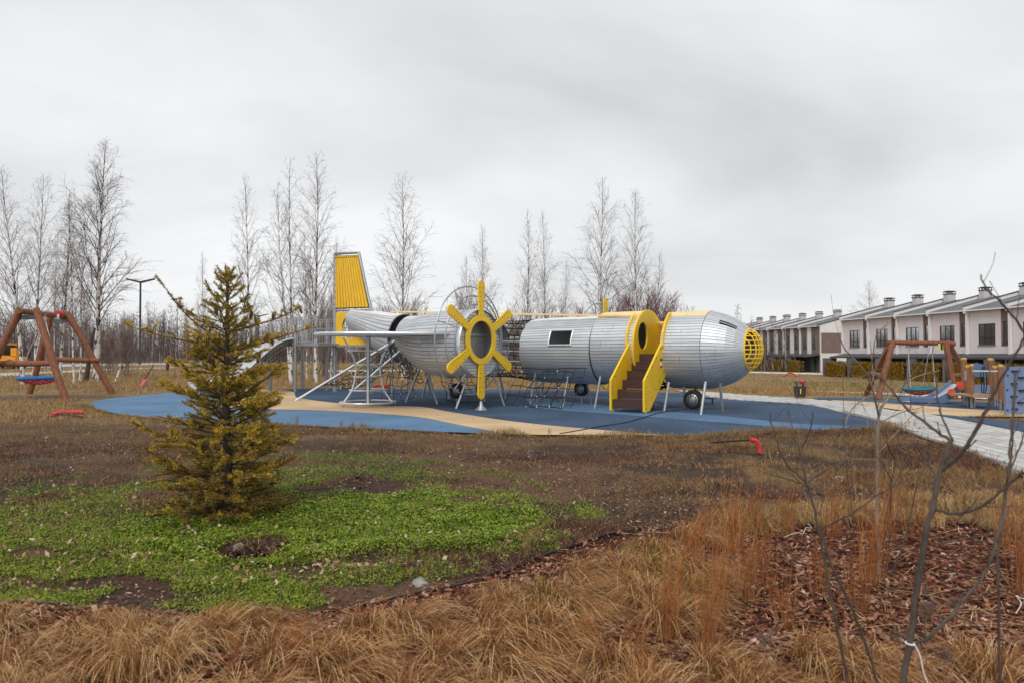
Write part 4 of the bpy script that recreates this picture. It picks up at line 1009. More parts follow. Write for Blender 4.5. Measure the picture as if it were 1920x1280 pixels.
q.build('sign_plate', [M['sticker_lemon'], M['sticker_black'], M['sticker_lemon']], sr)
q = MB(); q.tube([W2(pt(1775, 646, l1.y+.60)), W2(pt(1775, 653, l1.y+.60))], .09, 10); q.build('label_band', M['sticker_red'], sr)

# ------------------------------------------------------------------ timber play tower with slide and climbing panel, right
pc = at(1826, 766); pt_ = thing('play_tower', 'timber post play tower with blue slide and panels at the right edge', 'play structure', (pc.x, pc.y, pc.z), 0)
def W3(v): return Vector(v)-pc
def post(px, ytop, ybase, wpx):
    a = at(px, ybase); b = pt(px, ytop, a.y); s = F/a.y; r = wpx/s/2; q = MB(); h = b.z-a.z
    q.lathe([(r*.97, .14), (r, .2), (r, h*.5), (r*.98, h-.02)], W3(a), 'Z', 14); p = q.build('post', M['post_wood'], pt_, True)
    q = MB(); q.lathe([(r*1.04, h-.02), (r*1.08, h), (r*1.04, h+.03), (r*.6, h+.045), (0, h+.047)], W3(a), 'Z', 14); q.build('post_cap', M['post_cap'], p, True)
    q = MB(); q.box(W3(a)+Vector((-r*.7, -r*.5, .12)), (.025, .05, .3)); q.box(W3(a)+Vector((r*.7, -r*.5, .12)), (.025, .05, .3)); q.tube([W3(a), W3(a)+Vector((0, 0, .16))], .03, 8); q.build('post_foot', M['steel'], p)
for a in ((1808, 673, 757, 9.5), (1815, 687, 762, 7.5), (1822.5, 685, 765, 7.5), (1858, 674, 758, 10), (1866, 688, 760, 7.5), (1877, 686, 768, 9), (1886, 690, 772, 6)): post(*a)
# slide
sa, sb = at(1706, 756), pt(1806, 712, at(1808, 757).y); sl = smooth_line([W3(sa)+Vector((0, 0, .16)), W3(pt(1728, 745, sa.y)), W3(pt(1756, 744, sa.y*.99)), W3(pt(1780, 732, sa.y*.98)), W3(sb)], 5)
for s, y0 in ((-1, -.02), (1, .52)):
    q = MB(); V = []; 
    for k, p in enumerate(sl):
        lo = max(p.z-.30, .03-0*k) if k < len(sl)*.6 else p.z-.24
        lo = min(lo, p.z-.08)
        V += [(p.x, p.y+y0-.025, p.z), (p.x, p.y+y0+.025, p.z), (p.x, p.y+y0+.025, lo), (p.x, p.y+y0-.025, lo)]
    n = len(sl); Fs = [(i*4+j, i*4+(j+1) % 4, i*4+4+(j+1) % 4, i*4+4+j) for i in range(n-1) for j in range(4)]+[(3, 2, 1, 0), tuple((n-1)*4+j for j in range(4))]
    q.add(V, Fs); q.build('slide_side', M['slide_blue'], pt_)
q = MB(); V = []
for p in sl: V += [(p.x, p.y, p.z-.12), (p.x, p.y+.5, p.z-.12)]
q.add(V, [(2*i, 2*i+1, 2*i+3, 2*i+2) for i in range(len(sl)-1)]); q.build('slide_chute', M['steel_pale'], pt_)
for px, py in ((1784, 735), (1800.5, 722)):
    q = MB(); c_ = W3(pt(px, py, sa.y*.985-.22)); q.lathe([(.105, -.02), (.105, .02)], c_, 'Y', 24); q.build('grip_disc', M['orange_red'], pt_, True)
# panels, deck, ropes
def panel(name, corners, Y0, Y1, m, th=.03):
    P = []
    for (px, py) in corners:
        t = (px-corners[0][0])/(max(c[0] for c in corners)-corners[0][0]+1e-6); P.append(W3(pt(px, py, Y0+(Y1-Y0)*t)))
    n = len(P); q = MB(); q.add(P+[p+Vector((.0, th, 0)) for p in P], [tuple(range(n-1, -1, -1)), tuple(range(n, 2*n))]+[(i, (i+1) % n, n+(i+1) % n, n+i) for i in range(n)]); return q.build(name, M[m], pt_)
Yb = pc.y
panel('back_panel', [(1815,705),(1817,688),(1822,682),(1832,680),(1842,682),(1849,688),(1852,706)], Yb+1.0, Yb+1.0, 'play_blue_dark')
panel('back_panel', [(1820,736),(1820,721),(1856,721),(1856,736)], Yb+1.0, Yb+1.0, 'play_blue')
panel('deck', [(1825,745),(1825,738),(1868,738),(1868,745)], Yb-.05, Yb-.05, 'plank_wood', .06)
q = MB(); 
for i in range(7): q.box(W3(pt(1845, 741, Yb+.1))+Vector((0, i*.13, 0)), (.75, .12, .05))
q.build('deck_boards', M['plank_wood'], pt_)
q = MB(); q.tube([W3(pt(1824, 695, Yb)), W3(pt(1876, 695.5, Yb))], .02, 8); q.build('rail', M['steel_pale'], pt_, True)
q = MB()
for x in (1840, 1845, 1850): q.tube(smooth_line([W3(pt(1844+(x-1844)*.3, 686, Yb+.2)), W3(pt(x-1, 700, Yb+.2)), W3(pt(x, 720, Yb+.2)), W3(pt(1844+(x-1844)*.6, 737, Yb+.2))], 4), .013, 5)
q.build('rope', M['rope'], pt_)
cp = panel('climbing_panel', [(1887,777),(1884,687),(1950,686),(1952,776)], at(1887,777).y, at(1887,777).y+.0, 'play_blue', .05)
q = MB()
for (px, py) in ((1889.5,691),(1889,703),(1888.5,730),(1889,768)): q.lathe([(.018, -.02), (.018, .01)], W3(pt(px, py, at(1887,777).y-.0)), 'Y', 8)
for (px, py) in ((1903,695),(1915,707),(1902,718.5),(1916,731),(1901,742.5),(1914,754),(1903,766)):
    q.box(W3(pt(px, py, at(1887,777).y-.02)), (.13, .06, .035))
q.build('hand_hold', M['black_plastic'], cp)
q = MB(); q.tube([W3(pt(1810, 695, Yb+.02)), W3(pt(1810, 712, Yb+.02))], .022, 6); q.tube([W3(pt(1884, 690, Yb-.2)), W3(pt(1884, 770, Yb-.2))], .03, 6); q.build('metal_fitting', M['steel'], pt_)

# ------------------------------------------------------------------ small furniture
b0 = at(1500, 748); tb = thing('litter_bin', 'brown roofed litter bin with a red bag standing in the grass by the path', 'bin', b0, R(20)); h = 35/(F/b0.y)
q = MB(); q.prism([(-.15,-.12),(.15,-.12),(.15,.12),(-.15,.12)], lambda a, b: (a*.85, b*.85, .08), lambda a, b: (a, b, h*.70)); q.build('body', M['bin_brown'], tb)
q = MB(); q.prism([(-.16,-.13),(.16,-.13),(.16,.13),(-.16,.13)], lambda a, b: (a*1.1, b*1.1, h*.90), lambda a, b: (a*.7, b*.7, h*.97)); q.build('roof', M['bin_brown'], tb)
for a in (-.13, .13): q = MB(); q.box((a, 0, h*.5), (.03, .05, h*.82)); q.build('support', M['steel_dark'], tb)
q = MB(); q.lathe([(.0, h*.80), (.06, h*.84), (.07, h*.93), (.04, h*1.03), (.015, h*1.10)], (.04, -.05, 0), 'Z', 10); q.build('red_bag', M['red_plastic'], tb, True)
q = MB(); q.box((-.09, -.125, h*.45), (.03, .012, .16)); q.build('sticker', M['sticker_lemon'], tb)
def lamp(name, label, px, ybase, ytop, armpx, Y=None):
    a = at(px, ybase); s = F/a.y; H = pt(px, ytop, a.y).z-a.z; aw = armpx/s; t = thing('street_lamp', label, 'lamp', a)
    q = MB(); q.tube([(0, 0, 0), (0, 0, H*.03), (0, 0, H)], [.16*H/9, .12*H/9, .10*H/9], 10); q.build('pole', M['lamp_grey'], t, True)
    for s_ in (-1, 1):
        q = MB(); q.prism([(0, -.03), (s_*aw, aw*.24), (s_*aw, aw*.24+H*.018), (0, H*.022)], lambda a_, b: (a_, -H*.012, H+b), lambda a_, b: (a_, H*.012, H+b)); q.build('lamp_head', M['lamp_grey'], t)
lamp('lamp', 'tall dark lamp with two winged heads right of the large birch', 262, 683, 531, 27)
lamp('lamp', 'distant lamp with two winged heads just right of the spruce', 485, 680, 594, 17)
# red corrugated conduits and black pipes
def conduit(label, pts, z0, r, cable=None, cat='conduit'):
    P = smooth_line([at(px, py)+Vector((0, 0, z)) for px, py, z in pts], 5); base = P[0]; t = thing('red_conduit', label, cat, base)
    q = MB(); rr = []; PP = []
    for i in range(len(P)-1):
        for k in range(4): PP.append(P[i].lerp(P[i+1], k/4)-base); rr.append(r*(1 if k < 2 else .86))
    PP.append(P[-1]-base); rr.append(r); q.tube(PP, rr, 10); q.build('sleeve', M['red_plastic'], t, True)
    if cable:
        C2 = smooth_line([at(px, py)+Vector((0, 0, z))-base for px, py, z in cable], 4); q = MB(); q.tube(C2, r*.38, 7); q.build('inner_pipe', M['black_plastic'], t, True)
    return t
conduit('red pipe with a black cable lying on the soil left of the spruce', [(97,781,.05),(112,778,.06),(130,777,.06),(157,776,.05)], 0, .05, [(90,782,.02),(110,779.5,.05),(140,780,.02),(154,783,.02)])
conduit('short red pipe with a black rod sticking up behind the spruce', [(264,727,.03),(268,723,.12),(273,720,.22)], 0, .07, [(270,721,.2),(288,719,.9)])
conduit('bent red pipe rising from the ground near the front right edge of the rubber', [(1424,851,.0),(1424,850,.07),(1422,850,.14),(1415,850,.185),(1407,850,.195)], 0, .034, [(1410,850,.19),(1380,845,.15),(1345,838,.08),(1332,835,.05)])
conduit('low red pipe lying in the grass left of the litter bin', [(1452,729,.08),(1464,728,.08),(1476,727,.06)], 0, .055)
conduit('red pipe heap on the far grass before the brown hedges', [(1466,706,.05),(1474,704,.2),(1482,703,.28),(1490,704,.18),(1496,706,.05)], 0, .085)
conduit('red pipe lying in the grass behind the climbing cage', [(698,727,.06),(708,725.5,.09),(722,726,.08),(728,727,.06)], 0, .06)
q = MB(); q.tube([p+Vector((0, 0, .028)) for p in smooth_line([at(1050,815), at(1100,806), at(1130,800), at(1165,795), at(1200,786), at(1240,774), at(1275,769), at(1290,760), at(1283,748)], 5)], .010, 5)
tag(q.build('cable', M['black_plastic']), 'thin black cable trailing across the blue rubber below the stairs', 'cable')
q = MB(); q.tube([p+Vector((0, 0, .03)) for p in smooth_line([at(1210,748), at(1240,756), at(1262,764), at(1280,755), at(1284,735)], 5)], .008, 5)
tag(q.build('cable', M['black_plastic']), 'short black cable looping under the front of the airplane', 'cable')
# leaves blown onto the rubber and the path
nl_ = 900; u_ = RNG.uniform(-9, 12, nl_); v_ = RNG.uniform(9.5, 22, nl_); k_ = on_paved(u_, v_); u_, v_ = u_[k_], v_[k_]; nl_ = len(u_)
kind(quads('blown_leaves', leaves(np.stack([u_, v_, gz(u_, v_)+.034], 1), RNG.uniform(.02, .06, nl_), RNG, .25, .6), [M['leaf_0'], M['leaf_1'], M['leaf_2']], RNG.integers(0, 3, nl_)), 'stuff')
# yellow machine behind the left swing
mb_ = at(14, 691); k_ = 1/(F/mb_.y); mc = thing('road_machine', 'yellow construction machine parked on the far road behind the left swing', 'machine', mb_, 0)
def px(*a): return tuple(v*k_ for v in a)
q = MB(); q.prism([(-30,6),(18,6),(26,12),(26,22),(12,24),(-4,26),(-30,24)], lambda a, b: (a*k_, -.8, b*k_), lambda a, b: (a*k_, .8, b*k_)); q.build('body', M['machine_yellow'], mc)
q = MB(); q.box(px(-10, 0, 34), (26*k_, 1.5, 20*k_)); q.build('cab', M['machine_dark'], mc)
q = MB(); q.box(px(-10, 0, 46), (30*k_, 1.7, 4*k_)); q.build('cab_roof', M['machine_yellow'], mc)
q = MB(); q.box(px(17, 0, 32), (10*k_, .9, 14*k_)); q.build('engine_hood', M['machine_yellow'], mc)
for x in (-14, 16):
    q = MB(); q.lathe([(7*k_, -.95), (9*k_, -.9), (9*k_, -.5), (7*k_, -.45)], px(x, 0, 9), 'Y', 20); q.lathe([(7*k_, .45), (9*k_, .5), (9*k_, .9), (7*k_, .95)], px(x, 0, 9), 'Y', 20); q.build('wheel', M['drum_rust'], mc, True)
# ------------------------------------------------------------------ birches
def birch_meshes(seed, h=10.0, spread=1.0, density=1.0, fork=False, droop=.12, base_r=.08, twigw=1.0, start=.16):
    rnd = random.Random(seed); T = MB(); Cw = MB()
    def trunk(p0, h_, r0, lean):
        P = []; n = 16; ph = rnd.uniform(0, 6)
        for k in range(n+1):
            t = k/n; P.append(Vector((p0.x+lean[0]*t*h_+.09*math.sin(t*5+ph)*t, p0.y+lean[1]*t*h_+.09*math.cos(t*4+ph)*t, p0.z+t*h_)))
        T.tube(P[:14], [r0*(1-k/n)**1.15+.006+(.03*r0/.1 if k == 0 else 0) for k in range(14)], 9, False)
        Cw.tube(P[13:], [r0*(1-k/n)**1.15+.006 for k in range(13, n+1)], 5, False); return P, r0
    def pos(P, t):
        f = t*(len(P)-1); i = min(int(f), len(P)-2); return P[i].lerp(P[i+1], f-i)
    def branch(p, d, ln, r, lvl):
        n = (5, 4, 3)[lvl]; P = [p]; q = p.copy(); dd = d.copy()
        for k in range(n):
            tt = (k+1)/n
            dd = (dd+Vector((rnd.gauss(0, .13), rnd.gauss(0, .13), rnd.gauss(0, .09)+(.10 if lvl == 0 else 0)-(droop*tt if lvl > 0 else droop*.9*max(0, tt-.5)*2)))).normalized()
            q = q+dd*ln/n; P.append(q.copy())
        Cw.tube(P, [r*(1-.75*k/n) for k in range(n+1)], (5, 3, 3)[lvl], False)
        if lvl < 2:
            m = max(3, int(((ln*4.6+3) if lvl == 0 else (ln*5.2+2))*density))
            for i in range(m):
                t = rnd.uniform(.18, 1) if lvl == 0 else rnd.uniform(.1, 1)
                f = t*n; j = min(int(f), n-1); bp = P[j].lerp(P[j+1], f-j); ax = (P[j+1]-P[j]).normalized()
                o = ax.orthogonal().normalized(); o.rotate(Matrix.Rotation(rnd.uniform(0, 2*PI), 3, ax)); a = rnd.uniform(.45, .95)
                nd = (ax*math.cos(a)+o*math.sin(a)).normalized()
                branch(bp, nd, ln*(.58, .58)[lvl]*rnd.uniform(.55, 1.1)*(1.12-t*.65), max(r*.36, .0030)*twigw if lvl == 0 else .0029*twigw, lvl+1)
    stems = [((0, 0), h, base_r)]
    if fork: stems = [((-.035, .01), h, base_r*.85), ((.055, .02), h*.90, base_r*.75)]
    for lean, h_, r0 in stems:
        P, r = trunk(Vector((0, 0, -.1)), h_, r0, lean); nb = int(50*density/(1.35 if fork else 1))
        for i in range(nb):
            t = start+(.97-start)*((i+rnd.random())/nb)**.9; az = i*2.399+rnd.uniform(-.5, .5); el = R(rnd.uniform(38, 62)+12*t)
            ln = h*.28*spread*(1-t)**.70*rnd.uniform(.6, 1.15)*(1 if t > .3 else .55+t*1.5)+.25
            branch(pos(P, t), Vector((math.cos(az)*math.cos(el), math.sin(az)*math.cos(el), math.sin(el))), ln, max(.005, r*.22*(1-t)+.005), 0)
    return T.mesh('trunk', M['birch_bark'], True), Cw.mesh('crown', M['twig'])
BV = [birch_meshes(1, spread=1.1, density=.95), birch_meshes(2, spread=1.22, density=.9, droop=.16), birch_meshes(3, spread=1.0, density=.9), birch_meshes(4, spread=1.28, density=1.15, base_r=.125, start=.2), birch_meshes(5, spread=1.0, density=.85, fork=True), birch_meshes(6, spread=1.3, density=.9, droop=.22), birch_meshes(7, spread=1.0, density=1.05, base_r=.06, start=.1)]
def birch(v, pxb, yb, pxt, yt, label, z=None, w_=1.0, rz=0, group='bare birch trees'):
    a = at(pxb, yb); top = pt(pxt, yt, a.y); h = top.z-a.z; s = h/10
    t = thing('birch_tree', label, 'tree', a, 0, group); me = BV[v]
    sh = (top.x-a.x)/h
    for n, m in zip(('trunk', 'crown'), me):
        o = link(n, m, t); mt = Matrix.Rotation(rz, 4, 'Z'); 
        o.matrix_basis = Matrix.Rotation(math.atan(sh), 4, 'Y') @ mt @ Matrix.Diagonal((s*w_, s*w_, s, 1))
for args in (
    (0, 44,720, 4,306, 'bare birch at the far left edge, its trunk bending at the foot', 1.0, 1),
    (1, 66,713, 79,322, 'bare birch behind the left swing, second tall one from the left edge', .9, 2),
    (2, 113,711, 132,356, 'slender bare birch rising behind the top beam of the left swing', .95, 3),
    (6, 139,718, 128,368, 'thin bare birch between the swing beam and the large birch', .9, 4),
    (3, 181,714, 195,262, 'largest bare birch of the left group, with thick black scarred trunk', 1.0, 5),
    (2, 150,717, 158,420, 'thin bare birch close against the left of the large birch', .8, 6),
    (6, 100,709, 108,430, 'small bare birch between the apexes of the left swing', .8, .4),
    (2, 382,704, 380,470, 'thin far bare birch just left of the spruce top', .8, 7),
    (2, 466,712, 461,324, 'slender bare birch just right of the spruce top', .9, 8),
    (4, 545,720, 538,296, 'bare birch with a forked stem behind the mesh sided tower', .95, 9),
    (0, 592,718, 592,282, 'tall bare birch just left of the yellow tail fin', .95, 2.5),
    (6, 575,714, 572,430, 'short bare birch between the forked birch and the tail fin', .8, 1.5),
    (2, 620,712, 632,440, 'small bare birch directly behind the yellow tail fin', .7, 1.9),
    (5, 756,712, 754,326, 'broad bare birch with drooping twigs right of the tail fin', 1.0, .5),
    (0, 906,706, 905,420, 'thin bare birch directly behind the yellow propeller', .85, .8),
    (6, 872,706, 876,476, 'low bushy bare birch left of the propeller tip', .9, 1.2),
    (2, 988,705, 990,392, 'left one of two twin birches right of the propeller', .85, 2.1),
    (6, 1022,705, 1018,394, 'right one of two twin birches right of the propeller', .8, 2.9),
    (0, 1124,708, 1128,328, 'tall bare birch above the far yellow propeller tip', 1.0, 3.3),
    (1, 1192,708, 1192,350, 'tall bare birch with spreading limbs above the stairs', .9, 3.9),
    (6, 1232,706, 1236,470, 'short bare birch at the right end of the trees behind the airplane', .8, 4.2),
    (6, 1062,704, 1060,486, 'small bare birch between the twin birches and the far propeller', .8, 4.6),
    (2, 1545,694, 1540,606, 'thin pale birch before the brown end wall, left of a pair', .8, .7),
    (2, 1572,694, 1578,572, 'thin pale birch before the brown end wall, right of a pair', .8, 1.4),
    (0, 1628,700, 1628,524, 'pale bare birch standing in front of the pink houses', 1.25, 2.2),
    (1, 1908,690, 1903,560, 'bare birch at the right edge before the pink houses', .9, 3.0)):
    birch(*args[:6], w_=args[6], rz=args[7])
b_ = at(215, 719); t = thing('broken_sapling', 'short snapped white birch sapling leaning right of the left swing', 'tree', b_); q = MB(); q.tube([Vector((0, 0, -.05)), pt(221, 703, b_.y)-b_, pt(224, 692, b_.y)-b_], [.06, .05, .045], 8); q.tube([pt(223, 694, b_.y)-b_, pt(234, 684, b_.y)-b_, pt(243, 676, b_.y)-b_], [.04, .03, .012], 6); q.tube([pt(224, 692, b_.y)-b_, pt(221, 683, b_.y)-b_], [.03, .015], 6); q.build('trunk', M['birch_bark'], t, True)
b_ = at(160, 716); t = thing('leaning_trunk', 'dark broken trunk leaning beside the large birch, behind the swing leg', 'tree', b_); q = MB(); q.tube([Vector((0, 0, -.05)), pt(165, 690, b_.y)-b_, pt(172, 640, b_.y)-b_, pt(178, 615, b_.y)-b_], [.14, .11, .08, .05], 9); q.build('trunk', M['sapling_bark'], t, True)
# reddish brush: many thin stems from one root
def brush_meshes(seed, h=4.0, n=34):
    rnd = random.Random(seed); q = MB()
    for i in range(n):
        az = rnd.uniform(0, 2*PI); tl = abs(rnd.gauss(0, .28)); d = Vector((math.cos(az)*tl, math.sin(az)*tl, 1)).normalized(); L_ = h*rnd.uniform(.6, 1)
        P = [Vector((rnd.gauss(0, .35), rnd.gauss(0, .35), -.05))]
        for k in range(5): d = (d+Vector((rnd.gauss(0, .06), rnd.gauss(0, .06), .04))).normalized(); P.append(P[-1]+d*L_/5)
        q.tube(P, [.016*(1-k/6.5) for k in range(6)], 4, False)
        for j in range(26):
            f = rnd.uniform(1.0, 4.98); k = int(f); p = P[k].lerp(P[k+1], f-k); nd = (P[k+1]-P[k]).normalized()+Vector((rnd.gauss(0, .45), rnd.gauss(0, .45), .1)); nd.normalize(); l2 = rnd.uniform(.25, .7)
            e1 = p+nd*l2*.5; e2 = e1+(nd+Vector((0, 0, .2))).normalized()*l2*.5; q.tube([p, e1, e2], [.006, .005, .003], 3, False)
            for m_ in range(3): e3 = p.lerp(e2, rnd.uniform(.3, .95)); q.tube([e3, e3+(nd+Vector((rnd.gauss(0, .5), rnd.gauss(0, .5), .15))).normalized()*l2*.5], [.004, .0025], 3, False)
    return q.mesh('twigs', M['twig_red'] if seed % 2 else M['brush_twig'])
BR = [brush_meshes(s) for s in (1, 2, 3)]
for v, px_, yb, yt, w_, lab in ((0,1160,704,540,1.0,'reddish bare brush between the two tall birches behind the airplane'),(2,1215,705,530,1.15,'dense reddish bare brush above the stairs and front section'),(0,1248,704,556,.9,'reddish bare brush thinning out at the right end of the trees'),
    (1,1035,704,560,1.0,'grey brown brush at the foot of the twin birches'),(1,870,704,540,1.0,'grey brown brush left of the propeller'),(2,770,704,560,1.0,'bare brush at the foot of the broad birch by the fin'),(1,715,704,566,1.0,'bare brush just right of the yellow tail panel'),
    (1,610,705,540,1.0,'bare brush at the foot of the birches left of the fin'),(1,520,705,590,.9,'low bare brush left of the mesh sided tower'),(1,960,704,570,1.0,'low bare brush above the net tunnel'),(0,1100,704,566,1.0,'low reddish brush above the middle section'),
    (1,205,702,600,.8,'bare brush right of the large birch'),(1,235,704,590,.8,'low bare brush just left of the lamp')):
    a = at(px_, yb); s = (pt(px_, yt, a.y).z-a.z)/3.9; t = link('brush', BR[v], None, a, px_*.7); t.scale = (s*w_, s*w_, s); tag(t, lab, 'shrub', 'bare brush behind the playground')
for px_, yb, r_, lab in ((240,678,7,'small dark evergreen bush by the far road, left of the lamp'),(322,676,6,'small dark evergreen bush by the far road behind the spruce')):
    a = at(px_, yb); s = F/a.y; r = r_/s; n = 500; C = RNG.normal(0, 1, (n, 3)); C /= np.linalg.norm(C, axis=1)[:, None]; C *= r*RNG.uniform(.4, 1, n)[:, None]; C[:, 2] = np.abs(C[:, 2])*1.2
    o = quads('evergreen_bush', kites(C, RNG.uniform(.2, .5, n)*r, RNG.normal(0, .15*r, (n, 2)), RNG.uniform(.1, .3, n)*r, RNG), [M['bush_dark'], M['needle_2']], RNG.integers(0, 2, n)); o.location = a; tag(o, lab, 'bush')
# ------------------------------------------------------------------ far wood: one mass of stems and twigs
def far_wood():
    r = RNG; Pq = []; mi = []
    n = 1700; X = r.uniform(-175, 70, n); Y = r.uniform(96, 150, n); H = r.uniform(5.0, 8.6, n)*(1+.12*np.sin(X*.06))*np.where(X < -25, 1, .85)*np.where(r.random(n) < .07, 1.3, 1)
    keep = (X/Y < .42); X, Y, H = X[keep], Y[keep], H[keep]; n = len(X); G = gz(X, Y)
    w_ = r.uniform(.05, .11, n); dx = r.normal(0, .03, n)*H
    for yo in (0,):
        P = np.zeros((n, 4, 3)); P[:, 0] = np.stack([X-w_, Y, G], 1); P[:, 1] = np.stack([X+w_, Y, G], 1); P[:, 2] = np.stack([X+dx+w_*.25, Y, G+H], 1); P[:, 3] = np.stack([X+dx-w_*.25, Y, G+H], 1); Pq.append(P); mi.append(np.where(r.random(n) < .8, 1, 0))
        P2 = P.copy(); P2[:, 0, 0] = X; P2[:, 1, 0] = X; P2[:, 0, 1] -= w_; P2[:, 1, 1] += w_; P2[:, 2, 0] = X+dx; P2[:, 3, 0] = X+dx; Pq.append(P2); mi.append(mi[-1])
    k = 165; i = np.repeat(np.arange(n), k); t = r.uniform(.08, .97, n*k); L_ = H[i]*.16*(1.1-t)**.7*r.uniform(.5, 1.4, n*k); az = r.uniform(0, 2*PI, n*k); el = r.uniform(.5, 1.3, n*k)
    B = np.stack([X[i]+dx[i]*t+r.normal(0, .25, n*k), Y[i]+r.normal(0, .4, n*k), G[i]+H[i]*t], 1); D = np.stack([np.cos(az)*np.cos(el), np.sin(az)*np.cos(el), np.sin(el)], 1)*L_[:, None]
    ww = r.uniform(.012, .034, n*k); P = np.zeros((n*k, 4, 3)); P[:, 0] = B; P[:, 2] = B+D; P[:, 1] = B+D*.4; P[:, 3] = B+D*.4; P[:, 1, 0] += ww; P[:, 3, 0] -= ww; P[:, 1, 2] += ww*.5; Pq.append(P); mi.append(np.zeros(n*k, int))
    # undergrowth
    m = 42000; X2 = r.uniform(-180, 60, m); Y2 = r.uniform(94, 150, m); kp = X2/Y2 < .42; X2, Y2 = X2[kp], Y2[kp]; m = len(X2)
    P = kites(np.stack([X2, Y2, gz(X2, Y2)], 1), r.uniform(.6, 3.0, m), r.normal(0, .5, (m, 2)), r.uniform(.03, .10, m), r); Pq.append(P); mi.append(np.where(r.random(m) < .12, 1, 0))
    o = quads('far_wood', np.concatenate(Pq), [M['far_twig'], M['far_trunk']], np.concatenate(mi)); kind(o, 'stuff')
far_wood()
# ------------------------------------------------------------------ the young spruce
def spruce():
    rnd = random.Random(5); r = np.random.default_rng(5); base = at(424, 966); base.z = float(gnd(base.x, base.y))-.02; sc = F/base.y; H = 2.17
    t = thing('spruce_tree', 'young yellowing spruce with cones at its top standing in the green ground cover', 'tree', base)
    q = MB(); q.tube([(0, 0, -.1), (.01, 0, .5), (-.01, 0, 1.1), (.0, 0, 1.7), (-.01, 0, H-.05)], [.045, .038, .028, .018, .007], 9, False); q.build('trunk', M['spruce_bark'], t, True)
    Bm = MB(); NB = []; # needle carriers: (p0, p1, density, colour bias)
    def twig(P, lvl, dens, inner):
        for a, b in zip(P[:-1], P[1:]): NB.append((a, b, dens, inner, (a+b)/2))
    z = .03; wh = 0
    while z < H-.12:
        f = z/H; wh += 1; nb = (7 if f < .5 else 6) if f < .7 else 4
        L0 = (.64*(1-f)**.66+.04)*(.86+.14*min(1, f/.3))*(1 if f > .12 else .72+.25*rnd.random())
        for i in range(nb):
            az = wh*1.1+2*PI*i/nb+rnd.uniform(-.25, .25); ln = L0*rnd.uniform(.45, 1.25); el = R(-4+44*f+rnd.uniform(-13, 13))
            if rnd.random() < .10: ln *= 1.25; el += R(16)
            d = Vector((math.cos(az)*math.cos(el), math.sin(az)*math.cos(el), math.sin(el))); P = [Vector((0, 0, z+rnd.uniform(-.03, .03)))]; n = 6
            for k in range(n): d = (d+Vector((rnd.gauss(0, .05), rnd.gauss(0, .05), .035 if f < .75 else .1))).normalized(); P.append(P[-1]+d*ln/n)
            Bm.tube(P, [.011*(1-f*.5)*(1-k/(n+1)) for k in range(n+1)], 5, False)
            dead = f < .34
            twig(P[3 if f < .7 else 1:], 0, 1.0, dead and rnd.random() < .4)
            m = int(ln*20)+3
            for j in range(m):
                tt = rnd.uniform(.2, .97); fk = tt*n; k = min(int(fk), n-1); p = P[k].lerp(P[k+1], fk-k); ax = (P[k+1]-P[k]).normalized(); sd_ = ax.cross(Vector((0, 0, 1))).normalized()*(1 if j % 2 else -1)
                nd = (ax*rnd.uniform(.5, .9)+sd_*rnd.uniform(.55, .9)+Vector((0, 0, rnd.gauss(-.05, .2)))).normalized(); l2 = ln*.46*(1.1-tt*.7)*rnd.uniform(.5, 1.1)+.03
                p1 = p+nd*l2*.5; p2 = p1+(nd+Vector((0, 0, .12))).normalized()*l2*.5; Bm.tube([p, p1, p2], [.005, .004, .002], 3, False)
                ded = dead and rnd.random() < .85-f*1.2; twig([p, p1, p2], 1, .35 if ded else 1.0, ded)
                for s_ in range(int(l2*17)):
                    p3 = p.lerp(p2, rnd.uniform(.25, .9)); n3 = (nd+sd_.cross(nd)*rnd.gauss(0, .5)+ax*rnd.gauss(.3, .5)).normalized(); l3 = l2*rnd.uniform(.25, .5); p4 = p3+n3*l3; Bm.tube([p3, p4], [.003, .0015], 3, False); twig([p3, p4], 2, .3 if ded else 1.0, ded)
        z += .05 if f < .14 else .085 if f < .5 else .115
    twig([Vector((0, 0, H-.16)), Vector((0, 0, H))], 0, 1.6, False)
    # upright fingers round the top and two long side leaders
    for (px_, py_, k) in ((405,498,0),(442,500,0),(432,505,0),(399,528,0),(418,494,0)):
        e = pt(px_, py_, base.y)-base; e.y += rnd.uniform(-.06, .06); s0 = Vector((0, 0, e.z-.10)); m1 = s0.lerp(e, .6)+Vector((0, 0, -.02)); Bm.tube([s0, m1, e], [.006, .005, .003], 4, False); twig([s0, m1, e], 0, 1.6, False)
    for pp in (((420,640),(385,610),(360,575),(338,540)),((420,655),(380,640),(330,625),(280,615)),((425,625),(470,605),(510,585),(535,572)),((425,660),(480,640),(520,620),(560,612))):
        Pp = [pt(a, b, base.y)-base for a, b in pp]; 
        Pp = [p+Vector((0, (.12 if pp[0][0] > 421 else -.1)*i, 0)) for i, p in enumerate(Pp)]
        Pp = smooth_line([p+Vector((0, 0, (.0, -.015, -.03, 0)[i])) for i, p in enumerate(Pp)], 3); Bm.tube(Pp, [.009-.006*i/9 for i in range(len(Pp))], 5, False); twig(Pp[2:], 0, 1.0, False)
        e = Pp[-1]
        for j in range(16):
            p = Pp[rnd.randint(2, 9)]; d = Vector((rnd.gauss(0, .5), rnd.gauss(0, .5), rnd.uniform(.1, .7))).normalized()*rnd.uniform(.05, .11); Bm.tube([p, p+d], [.004, .002], 3, False); twig([p, p+d], 1, 1.4, False)
    Bm.build('branches', M['spruce_bark'], t)
    P = []; mi = []; outer = []
